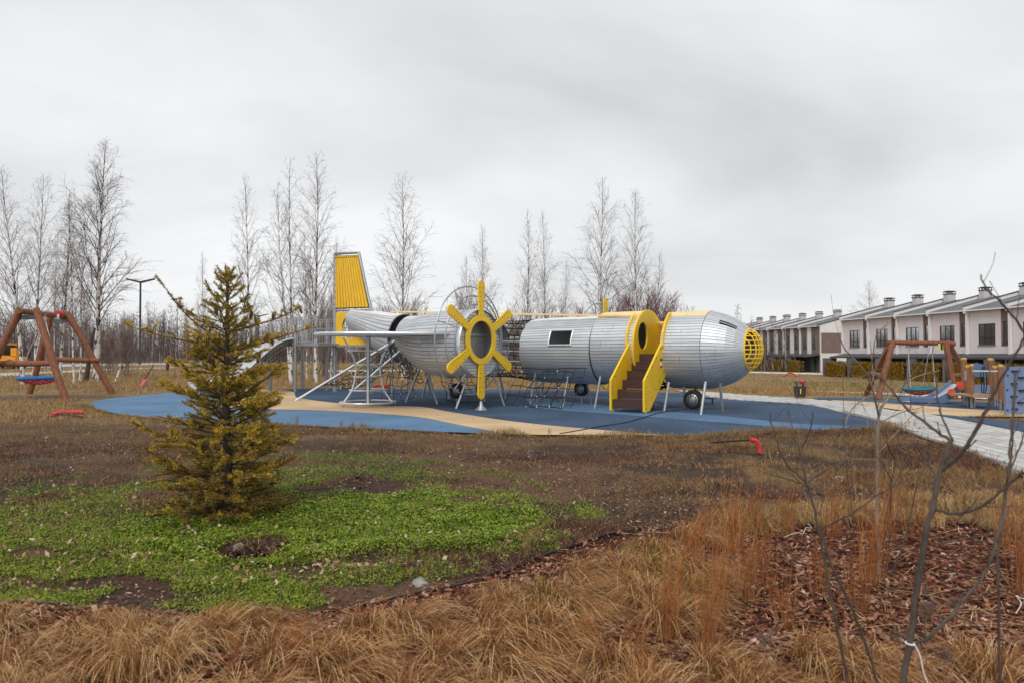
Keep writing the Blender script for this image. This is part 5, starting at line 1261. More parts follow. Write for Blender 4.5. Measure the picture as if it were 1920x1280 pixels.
    for a, b, dens, ded, mid_ in NB:
        ln = (b-a).length; n = max(3, int(ln*520*dens)); u = r.random(n)[:, None]; A = np.array(a)[None]*(1-u)+np.array(b)[None]*u; ax = np.array((b-a).normalized())
        v = r.normal(0, 1, (n, 3)); v -= (v@ax)[:, None]*ax; v /= np.linalg.norm(v, axis=1)[:, None]+1e-9; d = v*.80+ax*.62; l = r.uniform(.013, .025, n)[:, None]; s_ = np.cross(d, r.normal(0, 1, (n, 3))); s_ /= np.linalg.norm(s_, axis=1)[:, None]+1e-9
        w_ = .0021; P.append(np.stack([A-s_*w_, A+s_*w_, A+d*l+s_*w_*.5, A+d*l-s_*w_*.5], 1))
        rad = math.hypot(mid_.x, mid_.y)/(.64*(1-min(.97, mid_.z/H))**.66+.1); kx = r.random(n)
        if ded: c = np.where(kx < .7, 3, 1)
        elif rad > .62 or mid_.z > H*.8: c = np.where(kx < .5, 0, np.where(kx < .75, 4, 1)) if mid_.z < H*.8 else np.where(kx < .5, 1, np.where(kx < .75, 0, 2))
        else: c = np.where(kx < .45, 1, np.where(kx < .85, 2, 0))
        mi.append(c)
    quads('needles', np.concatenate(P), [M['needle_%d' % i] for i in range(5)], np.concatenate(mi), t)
    cm = MB(); cm.lathe([(.0, 0), (.011, -.01), (.016, -.03), (.015, -.06), (.009, -.085), (0, -.095)], n=10); ck = cm.mesh('cone', M['cone_brown'], True)
    tips = [b for a, b, dn, dd, mm in NB if 1.35 < b.z < 2.0 and math.hypot(b.x, b.y) > .06]; rnd.shuffle(tips); used = []
    for p in tips:
        if all((p-u_).length > .055 for u_ in used): used.append(p)
        if len(used) >= 20: break
    for p in used:
        o = link('cone', ck, t, p+Vector((0, 0, -.004))); o.rotation_euler = (rnd.uniform(-.3, .3), rnd.uniform(-.3, .3), 0); s_ = rnd.uniform(.75, 1.0); o.scale = (s_, s_, s_)
spruce()

# ------------------------------------------------------------------ ground cover
def scatter(n, ymin, ymax, power=1.6, xk=.86):
    u = RNG.random(n); a = 1-power; y = (ymin**a+(ymax**a-ymin**a)*u)**(1/a) if abs(a) > 1e-6 else ymin*(ymax/ymin)**u
    return RNG.uniform(-1, 1, n)*y*xk, y
def g3(x, y, dz=0): return np.stack([x, y, gnd(x, y)+dz], 1)
def green_cover():
    x, y = scatter(760000, 3.7, 9.8, 1.5); g = green_amt(x, y); k = (RNG.random(len(x)) < g**1.25*.95) & ~inpoly(x, y, BED); x, y, g = x[k], y[k], g[k]; n = len(x)
    hgt = RNG.random(n)*(.022+.055*np.clip((fbm(x*1.7, y*1.7, 19)-.35)*3, 0, 1)*inpoly(x, y, GCORE)); S = RNG.uniform(.007, .022, n)*np.where(inpoly(x, y, GCORE), 1.15, .8)
    dry = fbm(x*2.5, y*2.5, 61); kx = RNG.random(n); mi = np.where(kx < .36, 0, np.where(kx < .66, 1, np.where(kx < .82, 2, 3))); mi = np.where((kx > .955) & (dry > .45), 4, mi)
    mi = np.where((~inpoly(x, y, GCORE)) & (RNG.random(n) < .25), 3, mi)
    C = g3(x, y, .004+hgt); kind(quads('green_ground_cover', leaves(C, S, RNG, .45, .85), [M['clover_%d' % i] for i in range(5)], mi), 'stuff')
green_cover()
def green_blades():
    x, y = scatter(120000, 3.7, 9.8, 1.4); g = green_amt(x, y); k = (RNG.random(len(x)) < np.clip(g*.55, 0, .4)) & ~inpoly(x, y, BED); x, y = x[k], y[k]; n = len(x)
    kx = RNG.random(n); mi = np.where(kx < .4, 1, np.where(kx < .7, 0, np.where(kx < .9, 3, 4)))
    kind(quads('short_grass', kites(g3(x, y), RNG.uniform(.02, .075, n), RNG.normal(0, .03, (n, 2)), RNG.uniform(.003, .006, n), RNG), [M['clover_%d' % i] for i in range(5)], mi), 'stuff')
    m = 1500; x, y = scatter(m*4, 4.0, 8.5, 1.5, .8); g = green_amt(x, y); k = (g > .3) & ~inpoly(x, y, BED); x, y = x[k], y[k]; n = len(x)
    kind(quads('fallen_leaves', leaves(g3(x, y, .035+RNG.random(n)*.03), np.abs(RNG.normal(.018, .012, n))+.008, RNG, .5, .65), [M['leaf_0'], M['leaf_1'], M['leaf_2'], M['clover_4']], RNG.integers(0, 4, n)), 'stuff')
green_blades()
def leaf_litter():
    x, y = scatter(100000, 3.6, 15, 1.25); k = ~on_paved(x, y) & ~inpoly(x, y, BED); g = green_amt(x, y); k &= RNG.random(len(x)) < (.12+.88*np.clip((fbm(x*.9, y*.9, 71)-.38)*3.5, 0, 1))*(1-.93*np.clip(g*1.6, 0, 1))*np.where(y < 5.3, .45, 1); x, y = x[k], y[k]; n = len(x)
    S = np.abs(RNG.normal(.014, .009, n))+.006; S = np.where(RNG.random(n) < .015, S*2.2, S); kx = RNG.random(n); mi = np.where(kx < .30, 0, np.where(kx < .62, 1, np.where(kx < .68, 2, np.where(kx < .985, 3, 4))))
    kind(quads('fallen_leaves', leaves(g3(x, y, .008+RNG.random(n)*.01), S, RNG, .35, .65), [M['leaf_%d' % i] for i in range(5)], mi), 'stuff')
leaf_litter()
def dry_weeds():
    x, y = scatter(640000, 4.2, 15.5, 1.25); k = ~on_paved(x, y) & ~inpoly(x, y, BED); g = green_amt(x, y); dens = np.clip((fbm(x*.7, y*1.0, 81)-.40)*6, 0.06, 1)*(1-.9*np.clip(g*1.5, 0, 1))*(.30+.70*sstep(.5, 4, x))
    k &= RNG.random(len(x)) < dens; x, y = x[k], y[k]; n = len(x); tall = np.where(RNG.random(n) < .04, 2.2, 1)*(1+.5*sstep(2, 5, x))
    H = RNG.uniform(.02, .065, n)*tall; lean = RNG.normal(0, .035, (n, 2))*tall[:, None]; Wd = RNG.uniform(.003, .008, n)
    rd = fbm(x*.8+5, y*1.2, 23) > .53; kx = RNG.random(n); right = (x > 1.6+.15*(y-7)) & (RNG.random(n) < .75); mi = np.where(rd & (kx < .7), 2, np.where(kx < .42, 0, np.where(kx < .56, 1, np.where(kx < .8, 2, np.where(kx < .86, 3, 4))))); mi = np.where(right & ~rd, np.where(kx < .40, 1, np.where(kx < .75, 4, np.where(kx < .93, 0, 3))), mi)
    kind(quads('dry_weeds', kites(g3(x, y), H, lean, Wd, RNG), [M['weed_%d' % i] for i in range(5)], mi), 'stuff')
dry_weeds()
def border_grass():
    # tufts right along the near edge of the rubber, and the dry field beyond it
    P = []; mi = []
    line = near_rub+near_rub2; 
    for i in range(len(line)-1):
        a, b = line[i], line[i+1]; d = b-a; nn = Vector((d.y, -d.x)).normalized(); nn = nn if nn.y < 0 else -nn; m = int(d.length*800)
        if m < 1: continue
        u = RNG.random(m); off_ = np.abs(RNG.normal(0, .28, m))+.01; x = a.x+d.x*u+nn.x*off_; y = a.y+d.y*u+nn.y*off_; t = np.clip((fbm(x*1.1, y*1.1, 91)-.3)*2.6, .15, 1.3)
        P.append(kites(g3(x, y), RNG.uniform(.04, .17, m)*t, RNG.normal(0, .05, (m, 2)), RNG.uniform(.004, .009, m), RNG)); mi.append(RNG.choice([0, 1, 1, 2, 1, 3], m))
    x, y = scatter(190000, 13.5, 90, 1.7, .92); k = ~on_paved(x, y)
    for sp_ in STRIPS:
        for dy in (-.5, 0, .3): k &= ~inpoly(x, y+dy, sp_)
    k &= (np.hypot((x-SWX)/4.4, (y-SWY)/1.5) > .8+.3*fbm(x, y, 3)) | (RNG.random(len(x)) < .12)
    for dx in (.4, -.4):
        for dy in (.4, -.4): k &= ~on_paved(x+dx, y+dy)
    dens = np.clip((fbm(x*.35, y*.2, 101)-.28)*3, .08, 1); k &= RNG.random(len(x)) < dens; x, y = x[k], y[k]; m = len(x); s = np.clip(y/20, .8, 3.0)
    P.append(kites(g3(x, y), RNG.uniform(.05, .17, m)*np.clip(s, .8, 1.9), RNG.normal(0, .06, (m, 2)), RNG.uniform(.008, .018, m)*s, RNG)); gy = (fbm(x*.12, y*.07, 44) > .57) & (y > 30); kx = RNG.random(m); mi.append(np.where(gy & (kx < .5), 3, np.where(kx < .4, 0, np.where(kx < .75, 1, 2))))
    kind(quads('dry_grass', np.concatenate(P), [M['field_%d' % i] for i in range(4)], np.concatenate(mi)), 'stuff')
border_grass()
def mulch():
    x, y = scatter(80000, 2.0, 7.6, 1.9, .95); k = inpoly(x, y, BED); x, y = x[k], y[k]; n = len(x)
    yaw = RNG.uniform(0, 2*PI, n); l = RNG.uniform(.010, .044, n); w_ = l*RNG.uniform(.3, .7, n); h = RNG.uniform(.003, .010, n); tp = RNG.normal(0, .30, n); tr = RNG.normal(0, .35, n)
    cx, sx = np.cos(yaw), np.sin(yaw); U = np.stack([cx, sx, np.sin(tp)], 1)*(l/2)[:, None]; V = np.stack([-sx, cx, np.sin(tr)], 1)*(w_/2)[:, None]; Z = np.stack([np.zeros(n), np.zeros(n), np.ones(n)], 1)*h[:, None]
    C = g3(x, y, .006+RNG.random(n)*.022); c = [C-U-V*.6, C+U*.8-V, C+U+V*.5, C-U*.7+V]; tpz = [p+Z for p in c]
    Pq = [np.stack(tpz, 1)]+[np.stack([c[i], c[(i+1) % 4], tpz[(i+1) % 4], tpz[i]], 1) for i in range(4)]
    kx = RNG.random(n); m = np.where(kx < .38, 0, np.where(kx < .66, 1, np.where(kx < .80, 2, np.where(kx < .86, 3, 4))))
    kind(quads('bark_mulch', np.concatenate(Pq), [M['bark_chip_%d' % i] for i in range(5)], np.tile(m, 5)), 'stuff')
    # broken straw and leaves lying on the bark
    x, y = scatter(9500, 2.2, 7.4, 1.8, .95); k = inpoly(x, y, BED); x, y = x[k], y[k]; n = len(x); B = g3(x, y, .02+RNG.random(n)*.02); yw = RNG.normal(-.4, .9, n); l = RNG.uniform(.06, .26, n); Pk = np.zeros((n, 4, 3)); d = np.stack([np.cos(yw)*l, np.sin(yw)*l, RNG.normal(0, .012, n)], 1); s_ = np.stack([-np.sin(yw), np.cos(yw), np.zeros(n)], 1)*.0022
    Pk[:, 0] = B-s_; Pk[:, 1] = B+s_; Pk[:, 2] = B+d+s_*.5; Pk[:, 3] = B+d-s_*.5; kind(quads('broken_straw', Pk, [M['straw_0'], M['straw_1'], M['straw_3'], M['reed_0']], RNG.integers(0, 4, n)), 'stuff')
    x, y = scatter(14000, 2.2, 7.4, 1.8, .95); k = inpoly(x, y, BED); x, y = x[k], y[k]; n = len(x)
    kind(quads('fallen_leaves', leaves(g3(x, y, .03+RNG.random(n)*.015), RNG.uniform(.015, .05, n), RNG, .45, .6), [M['leaf_1'], M['leaf_0'], M['bark_chip_2'], M['leaf_3']], RNG.integers(0, 4, n)), 'stuff')
    # a few pale chips spilled on the soil in front
    x = RNG.normal(at(690,1065).x, .22, 70); y = RNG.normal(at(690,1065).y, .05, 70); kind(quads('spilled_chips', leaves(g3(x, y, .02), RNG.uniform(.025, .065, 70), RNG, .3, .5), [M['bark_chip_3'], M['leaf_2'], M['bark_chip_2']], RNG.integers(0, 3, 70)), 'stuff')
mulch()
# black plastic lawn edging along the mulch bed
q = MB(); V = []; n = len(EDGE)
for p in EDGE:
    z = float(gnd(p.x, p.y)); nx = .006; V += [(p.x, p.y-.008, z-.05), (p.x, p.y-.008, z+.028), (p.x, p.y+.008, z+.028), (p.x, p.y+.008, z-.05)]
q.add(V, [(i*4+j, i*4+(j+1) % 4, i*4+4+(j+1) % 4, i*4+4+j) for i in range(n-1) for j in range(4)]); tag(q.build('lawn_edging', M['black_plastic']), 'thin black plastic edging strip between the green patch and the bark mulch', 'edging')
# dug hole with a pale stone, loose stones
for px_, py_, r_, lab in ((446,1022,.065,'pale round stone lying in the dug hole in front of the spruce'),(787,1100,.05,'flat pale stone at the soil edge beside the bark mulch')):
    c0 = at(px_, py_); rnd = random.Random(px_); bm = bmesh.new(); bmesh.ops.create_icosphere(bm, subdivisions=3, radius=r_)
    for v in bm.verts: v.co *= 1+.28*(float(vn(v.co.x*30+5, v.co.y*30+v.co.z*22, px_))-.5)*2; v.co.z *= .62 if px_ > 500 else .85
    me = bpy.data.meshes.new('stone'); bm.to_mesh(me); bm.free(); me.materials.append(M['stone']); me.polygons.foreach_set('use_smooth', [True]*len(me.polygons)); o = link('stone', me, None, (c0.x, c0.y, float(gnd(c0.x, c0.y))+r_*.2-(.03 if px_ < 500 else 0))); tag(o, lab, 'stone')
n = 2200; a_ = RNG.uniform(0, 2*PI, n); r_ = np.sqrt(RNG.random(n))*1.0; c0 = at(475, 1028); x = c0.x+np.cos(a_)*r_*.32; y = c0.y+np.sin(a_)*r_*.24
kind(quads('loose_soil', leaves(g3(x, y, RNG.random(n)*.03-.02), RNG.uniform(.01, .035, n), RNG, .8, .8), [M['soil_dug'], M['leaf_3']], (RNG.random(n) < .08).astype(int)), 'stuff')
# ------------------------------------------------------------------ ornamental grass clumps
def clump_mesh(seed, n=620, ln=.46, lay=(.32, -.10), r0=.11, mats=('straw_0', 'straw_1', 'straw_2', 'straw_3'), upright=.0, wd=.0046, green=0):
    r = np.random.default_rng(seed);
    nl = max(24, n//11); lk = r.integers(0, nl, n); laz = r.uniform(0, 2*PI, nl); lsp = r.uniform(.15, 1, nl); lln = r.uniform(.6, 1.1, nl); az = laz[lk]+r.normal(0, .10, n); rr = r0*np.sqrt(r.random(nl))[lk]; bx = np.cos(az)*rr+r.normal(0, .012, n); by = np.sin(az)*rr+r.normal(0, .012, n)
    L_ = ln*lln[lk]*r.uniform(.75, 1.08, n); sp = np.clip(lsp[lk]+r.normal(0, .07, n), .1, 1.1); swirl = np.random.default_rng(seed+9).uniform(-.5, .5)
    dx = np.cos(az)*sp*.62+lay[0]*1.2+r.normal(0, .07, n); dy = np.sin(az)*sp*.62+lay[1]*1.2+swirl*.3+r.normal(0, .07, n); K = 6; Ps = []
    up = np.clip(1.05-.45*sp+upright+r.normal(0, .07, n), .25, 2.2); p = np.stack([bx, by, np.full(n, -.01)], 1); Ps.append(p.copy()); cxx = r.normal(0, .05, (n, 2))
    for k in range(K):
        f = (k+1)/K; vz = up*(1-f*1.25)-(.55-upright*.3)*f*f; v = np.stack([dx*(.35+f)+cxx[:, 0]*k, dy*(.35+f)+cxx[:, 1]*k, vz], 1); v /= np.linalg.norm(v, axis=1)[:, None]+1e-9
        p = p+v*(L_/K)[:, None]; p[:, 2] = np.maximum(p[:, 2], .012+.03*r.random(n)); Ps.append(p.copy())
    sa = r.uniform(0, 2*PI, n); S = np.stack([np.cos(sa), np.sin(sa), np.zeros(n)], 1); Pq = []
    for k in range(K):
        w0 = wd*(1-.8*k/K); w1 = wd*(1-.8*(k+1)/K); Pq.append(np.stack([Ps[k]-S*w0/2, Ps[k]+S*w0/2, Ps[k+1]+S*w1/2, Ps[k+1]-S*w1/2], 1))
    kx = r.random(n); m = np.where(kx < .34, 0, np.where(kx < .60, 1, np.where(kx < .84, 2, 3)))
    ml = [M[x] for x in mats]
    if green: ml.append(M['clover_0']); m = np.where(r.random(n) < green, len(ml)-1, m)
    o = quads('grass_clump', np.concatenate(Pq), ml, np.tile(m, K)); me = o.data; bpy.data.objects.remove(o); return me
CL = [clump_mesh(1, lay=(.34, -.12)), clump_mesh(2, lay=(.45, -.05), ln=.52), clump_mesh(3, lay=(.2, -.2)), clump_mesh(4, lay=(-.1, -.1), n=560, ln=.42), clump_mesh(5, lay=(.3, .1), n=640), clump_mesh(6, lay=(.05, -.25), green=.12, n=560)]
CL_UP = [clump_mesh(11, lay=(.1, 0), n=380, ln=.42, upright=.8, mats=('straw_1', 'straw_3', 'straw_0', 'field_2')), clump_mesh(12, lay=(-.05, 0), n=340, ln=.40, upright=.95, mats=('straw_1', 'field_2', 'straw_0', 'field_0'))]
CL_YEL = [clump_mesh(21, lay=(.12, -.05), n=420, ln=.40, upright=.5, mats=('field_2', 'field_0', 'straw_1', 'field_1')), clump_mesh(22, lay=(-.1, -.1), n=400, ln=.38, upright=.55, mats=('field_2', 'field_0', 'straw_1', 'straw_3'))]
def put(me, px_, py_, s, label, group, name='grass_clump', cat='grass clump', rz=None):
    a = at(px_, py_); o = link(name, me, None, (a.x, a.y, float(gnd(a.x, a.y))), random.uniform(-.6, .5) if rz is None else rz); o.scale = (s, s, s*random.uniform(.85, 1.1)); return tag(o, label, cat, group)
rnd = random.Random(3)
ORD = ['leftmost', 'second from the left', 'third from the left', 'fourth from the left', 'fifth from the left', 'sixth from the left', 'seventh from the left', 'eighth from the left', 'ninth from the left', 'tenth from the left', 'eleventh from the left', 'twelfth from the left', 'thirteenth from the left', 'fourteenth from the left', 'fifteenth from the left', 'sixteenth from the left', 'rightmost']
rows = [('straw grass clump at the back bend of the edging strip, %s', [(1225,1038),(1292,1014),(1357,994),(1412,990)]),
        ('straw grass clump on the slope below the bend, %s', [(1088,1098),(1158,1080),(1226,1086),(1290,1074)]),
        ('straw grass clump in the second row below the bend, %s', [(935,1150),(1010,1142),(1090,1146),(1190,1136),(1285,1124)]),
        ('straw grass clump in the row just below the edging strip, %s', [(-40,1190),(60,1200),(160,1188),(255,1192),(330,1186),(400,1214),(490,1206),(610,1215),(690,1200),(770,1190),(850,1185),(930,1202),(1030,1206),(1150,1200),(1245,1190)]),
        ('straw grass clump in the second row from the bottom, %s', [(0,1262),(95,1250),(205,1252),(300,1262),(410,1268),(520,1258),(640,1275),(740,1256),(840,1262),(950,1250),(1060,1272),(1160,1258),(1345,1275),(1430,1240),(1525,1268),(1625,1275),(1860,1268)]),
        ('straw grass clump cut by the bottom edge of the view, %s', [(40,1345),(180,1355),(330,1350),(480,1350),(620,1352),(790,1350),(920,1345),(1090,1352),(1240,1345),(1420,1352)])]
ci = 0
def b_thin(row): return len(row) > 9
for lab, row in rows:
    if b_thin(row): row = [p for i, p in enumerate(row) if i % 3 != 1 or i == len(row)-1]
    for i, (a, b) in enumerate(row):
        ci += 1; me = CL_UP[ci % 2] if (a < 320 and i % 2 == 0 and b > 1160) else CL[(ci*5+i*3) % 6]
        put(me, a+rnd.randint(-12, 12), b+rnd.randint(-5, 5), rnd.uniform(.80, 1.16)*(.82 if b < 1150 else .86 if b < 1230 else .95), lab % ORD[i if i < len(row)-1 else -1], 'straw grass clumps in the mulch bed')
YC = [(1715,955),(1770,962),(1825,955),(1880,962),(1925,958),(1660,968),(1600,975),(1745,985),(1860,990),(1550,985),(1480,982),(1910,1000)]
for i, (a, b) in enumerate(YC):
    put(CL_YEL[i % 2], a, b, rnd.uniform(.75, 1.05), 'upright yellow grass clump at the back of the mulch bed, %s' % ORD[sorted(YC).index((a, b)) if (a, b) != max(YC) else -1], 'yellow grass clumps at the back of the bed')
# tall rusty reed stems
def reed_mesh(seed, n=38, h=.75, lean=(.1, 0), r0=.07):
    r = random.Random(seed); q = MB()
    for i in range(n):
        a = r.uniform(0, 2*PI); rr = r0*math.sqrt(r.random()); L_ = h*r.uniform(.45, 1.05); d = Vector((lean[0]+r.gauss(0, .15), lean[1]+r.gauss(0, .13), 1)).normalized(); p = Vector((math.cos(a)*rr, math.sin(a)*rr, 0)); P = [p]
        for k in range(4): d = (d+Vector((r.gauss(0, .025)+lean[0]*.05, r.gauss(0, .025), 0))).normalized(); P.append(P[-1]+d*L_/4)
        q.mi = r.randint(0, 2); q.tube(P, [.0019, .0017, .0015, .0013, .0006], 3, False)
        for j in range(9):   # seed tufts and dry leaves along the upper stem
            f = r.uniform(1.2, 3.95); k = int(f); b = P[k].lerp(P[k+1], f-k); e = b+Vector((r.gauss(0, .014), r.gauss(0, .014), r.uniform(.015, .05))); q.tube([b, e], [.0016, .0006], 3, False)
    return q.mesh('reed_grass', [M['reed_0'], M['reed_1'], M['reed_2']])
RD = [reed_mesh(1, lean=(.28, 0)), reed_mesh(2), reed_mesh(3, n=26, h=.6, lean=(-.05, 0)), reed_mesh(4, n=42, h=.85, lean=(.04, 0))]
for i, (a, b, v, s) in enumerate(((1283,1068,0,1.0),(1368,1040,1,.95),(1480,1010,2,.9),(1395,1130,1,.9),(1345,1160,3,.75),(1440,1120,2,.85),(1255,1205,3,.8),(1318,1235,1,.8),(1540,1130,2,.8),(1628,1105,1,1.0),(1612,1160,2,.8),(1560,1010,1,.85),(1715,1015,2,1.0),(1660,1005,1,.95),(1915,1120,3,1.0),(1890,1040,2,.9),(1420,1000,2,.9),(1200,1260,2,.7),(1100,1225,2,.55),(1475,1190,2,.7),(560,1275,2,.5),(440,1262,2,.45))):
    put(RD[v], a, b, s*.88, 'tall rusty red reed grass standing upright among the bark mulch', 'rusty reed grass stems', 'reed_grass', 'reed grass')
# small dry weeds standing up from the soil
def weed_mesh(seed):
    r = random.Random(seed); q = MB()
    for i in range(5):
        d = Vector((r.gauss(0, .16), r.gauss(0, .16), 1)).normalized(); P = [Vector((r.gauss(0, .01), r.gauss(0, .01), 0))]; L_ = r.uniform(.16, .34)
        for k in range(4): d = (d+Vector((r.gauss(0, .06), r.gauss(0, .06), 0))).normalized(); P.append(P[-1]+d*L_/4)
        q.mi = r.randint(0, 1); q.tube(P, [.0022, .002, .0017, .0013, .0007], 4, False)
        for j in range(16):
            f = r.uniform(1.0, 3.98); k = int(f); b = P[k].lerp(P[k+1], f-k); e = b+Vector((r.gauss(0, .022), r.gauss(0, .022), r.uniform(.0, .035))); q.mi = r.randint(0, 2); c = (b+e)/2; q.tube([b, e], [.001, .0007], 3, False); l = Vector((r.gauss(0, .006), r.gauss(0, .006), .006)); q.add([e-l, e+Vector((.006, .003, 0)), e+l, e-Vector((.006, .003, 0))], [(0, 1, 2, 3)])
    return q.mesh('dry_weed', [M['weed_4'], M['weed_1'], M['weed_3']])
WD = [weed_mesh(s) for s in (1, 2, 3)]
WG = [('dry weed stalk in the right part of the green patch, %s', [(985,1048,.7),(995,1040,.8),(1010,1030,.7),(1120,985,.6),(1160,940,.6),(1180,975,.6)]),
      ('dry weed stalk at the back of the green patch, %s', [(610,955,.45),(660,860,.6),(690,868,.5),(770,870,.6),(805,960,.55),(925,905,.6)]),
      ('dry weed stalk by the bent red pipe, %s', [(1370,826,.8),(1395,824,1.0),(1435,860,1.2),(1442,856,1.0),(1475,824,.8)]),
      ('dry weed stalk at the front edge of the rubber, %s', [(555,803,1.0),(600,812,.7),(640,806,.8),(660,808,.7),(680,810,.8),(1031,818,.7)]),
      ('dry weed stalk on the brown soil before the rusty reeds, %s', [(1230,925,.8),(1262,900,.8),(1300,860,.6)]),
      ('dry weed stalk between the thin sapling and the path, %s', [(1520,855,.9),(1560,830,1.0),(1590,850,.9),(1640,830,.9),(1660,850,.8),(1690,880,.9),(1750,860,.9),(1780,890,.9),(1850,905,.9),(1880,930,.9)]),
      ('dry weed stalk in the left half of the green patch, %s', [(30,1000,.5),(120,1090,.5),(510,1035,.45)])]
wi = 0
for lab, row in WG:
    for i, (a, b, s) in enumerate(row):
        wi += 1; put(WD[wi % 3], a, b, s, lab % ORD[i if i < len(row)-1 else -1], 'dry weed stalks on the soil', 'dry_weed', 'weed')
# dried round seed heads
def seedhead(px_, py_, pyb, Y, lab):
    c0 = pt(px_, py_, Y); g = float(gnd(c0.x, c0.y)); t = thing('dried_flower', lab, 'dried flower', (c0.x, c0.y, g), 0, 'dried seed heads'); q = MB(); q.tube([(random.uniform(-.05, .05), .02, 0), (.0, 0, (c0.z-g)*.5), (0, 0, c0.z-g)], .0022, 5); q.build('stem', M['weed_4'], t)
    r = random.Random(px_); q = MB(); C0 = Vector((0, 0, c0.z-g))
    for i in range(70):
        d = Vector((r.gauss(0, 1), r.gauss(0, 1), r.gauss(0, 1))).normalized(); e = C0+d*.027*r.uniform(.8, 1.1); q.tube([C0, e], [.0006, .0006], 3, False); o = d.orthogonal().normalized()*.004; p2 = d.cross(o); q.add([e-o, e+p2, e+o, e-p2, e+d*.006], [(0, 1, 4), (1, 2, 4), (2, 3, 4), (3, 0, 4)])
    q.build('seed_head', M['seedhead'], t)
for a, b, Y, lab in ((1434,1192,2.45,'dried round seed head farthest left, above the front grass'),(1736,1142,2.6,'dried round seed head just right of the thick sapling stem'),(1790,1132,2.7,'dried round seed head farthest right, under the dark branch'),(1682,1190,2.5,'dried round seed head left of the tied sapling stem'),(1770,1226,2.5,'dried round seed head lowest of the four at the right')):
    seedhead(a, b, 1300, Y, lab)
# ------------------------------------------------------------------ bare saplings in front, each with depth of its own
def sapling(label, root_px, depth, lines, m='sapling_bark', thick=.85):
    """lines: list of (radius_start, radius_end, [(px, py, depth offset), ...])"""
    p0 = pt(*root_px, depth); g = float(gnd(p0.x, p0.y)); base = Vector((p0.x, p0.y, g)); t = thing('bare_sapling', label, 'sapling', base)
    r = random.Random(root_px[0])
    for i, (ra_, rb_, P) in enumerate(lines):
        Q = [pt(a, b, depth+dz)-base for a, b, dz in P]
        if i == 0 and Q[0].z > .01: Q = [Vector((Q[0].x+(Q[0].x-Q[1].x)*.12, Q[0].y, -.03))]+Q
        S = smooth_line(Q, 6); n = len(S); S = [p+Vector((r.gauss(0, .0016), r.gauss(0, .0016), r.gauss(0, .0016))) for p in S]
        rr = [(ra_+(rb_-ra_)*k/(n-1))*(1.22 if k % 6 == 0 and k > 0 else 1)*thick for k in range(n)]
        q = MB(); q.tube(S, rr, 8); 
        if i > 0 and n > 12:      # buds
            for k in range(5, n-1, 5): d = (S[k+1]-S[k]).normalized(); o = d.orthogonal().normalized(); o.rotate(Matrix.Rotation(r.uniform(0, 6), 3, d)); q.tube([S[k], S[k]+(d+o*.6).normalized()*.012], [rr[k]*.8, rr[k]*.3], 5)
        if i > 0:      # fine side shoots
            for k in range(3, n-2, 4):
                if r.random() < .75:
                    d = (S[k+1]-S[k]).normalized(); o = d.orthogonal().normalized(); o.rotate(Matrix.Rotation(r.uniform(0, 6.3), 3, d)); ln = r.uniform(.04, .16)*(depth/2.5); a0 = S[k]; P3 = [a0]; dd = (d*.8+o).normalized()
                    for _ in range(4): dd = (dd+Vector((r.gauss(0, .12), r.gauss(0, .12), .10))).normalized(); P3.append(P3[-1]+dd*ln/4)
                    q.tube(P3, [rr[k]*.5, rr[k]*.42, rr[k]*.36, rr[k]*.3, rr[k]*.38], 5)
        q.build('stem' if i == 0 else 'branch', M[m], t, True)
    return t, base
sapling('thin bare sapling with forked twigs left of the thicker foreground sapling', (1605,1290), 2.35, [
    (.0075,.0045,[(1590,1290,0),(1575,1200,0),(1556,1110,0),(1545,1040,.02),(1530,970,.03),(1512,905,.03)]),
    (.006,.0045,[(1648,1290,.05),(1625,1210,.04),(1592,1130,.03),(1560,1060,.0),(1540,990,0)]),
    (.0042,.002,[(1512,905,.03),(1500,850,.05),(1488,810,.06),(1478,768,.08)]), (.0038,.0018,[(1512,905,.03),(1470,862,-.02),(1455,820,-.05),(1443,772,-.08)]),
    (.0038,.0018,[(1514,903,.03),(1550,880,.06),(1600,855,.10),(1625,832,.12),(1632,795,.14)]), (.003,.0015,[(1500,850,.05),(1520,800,0),(1522,770,-.03)]),
    (.0034,.0012,[(1508,910,.03),(1470,878,.08),(1430,858,.15)]), (.0036,.0016,[(1538,992,.0),(1600,960,-.1),(1650,925,-.15),(1700,900,-.2)]), (.0026,.0012,[(1535,960,.02),(1560,900,.1),(1585,850,.16),(1580,790,.2)]), (.003,.0012,[(1500,905,.03),(1450,890,-.05),(1430,885,-.08)])])
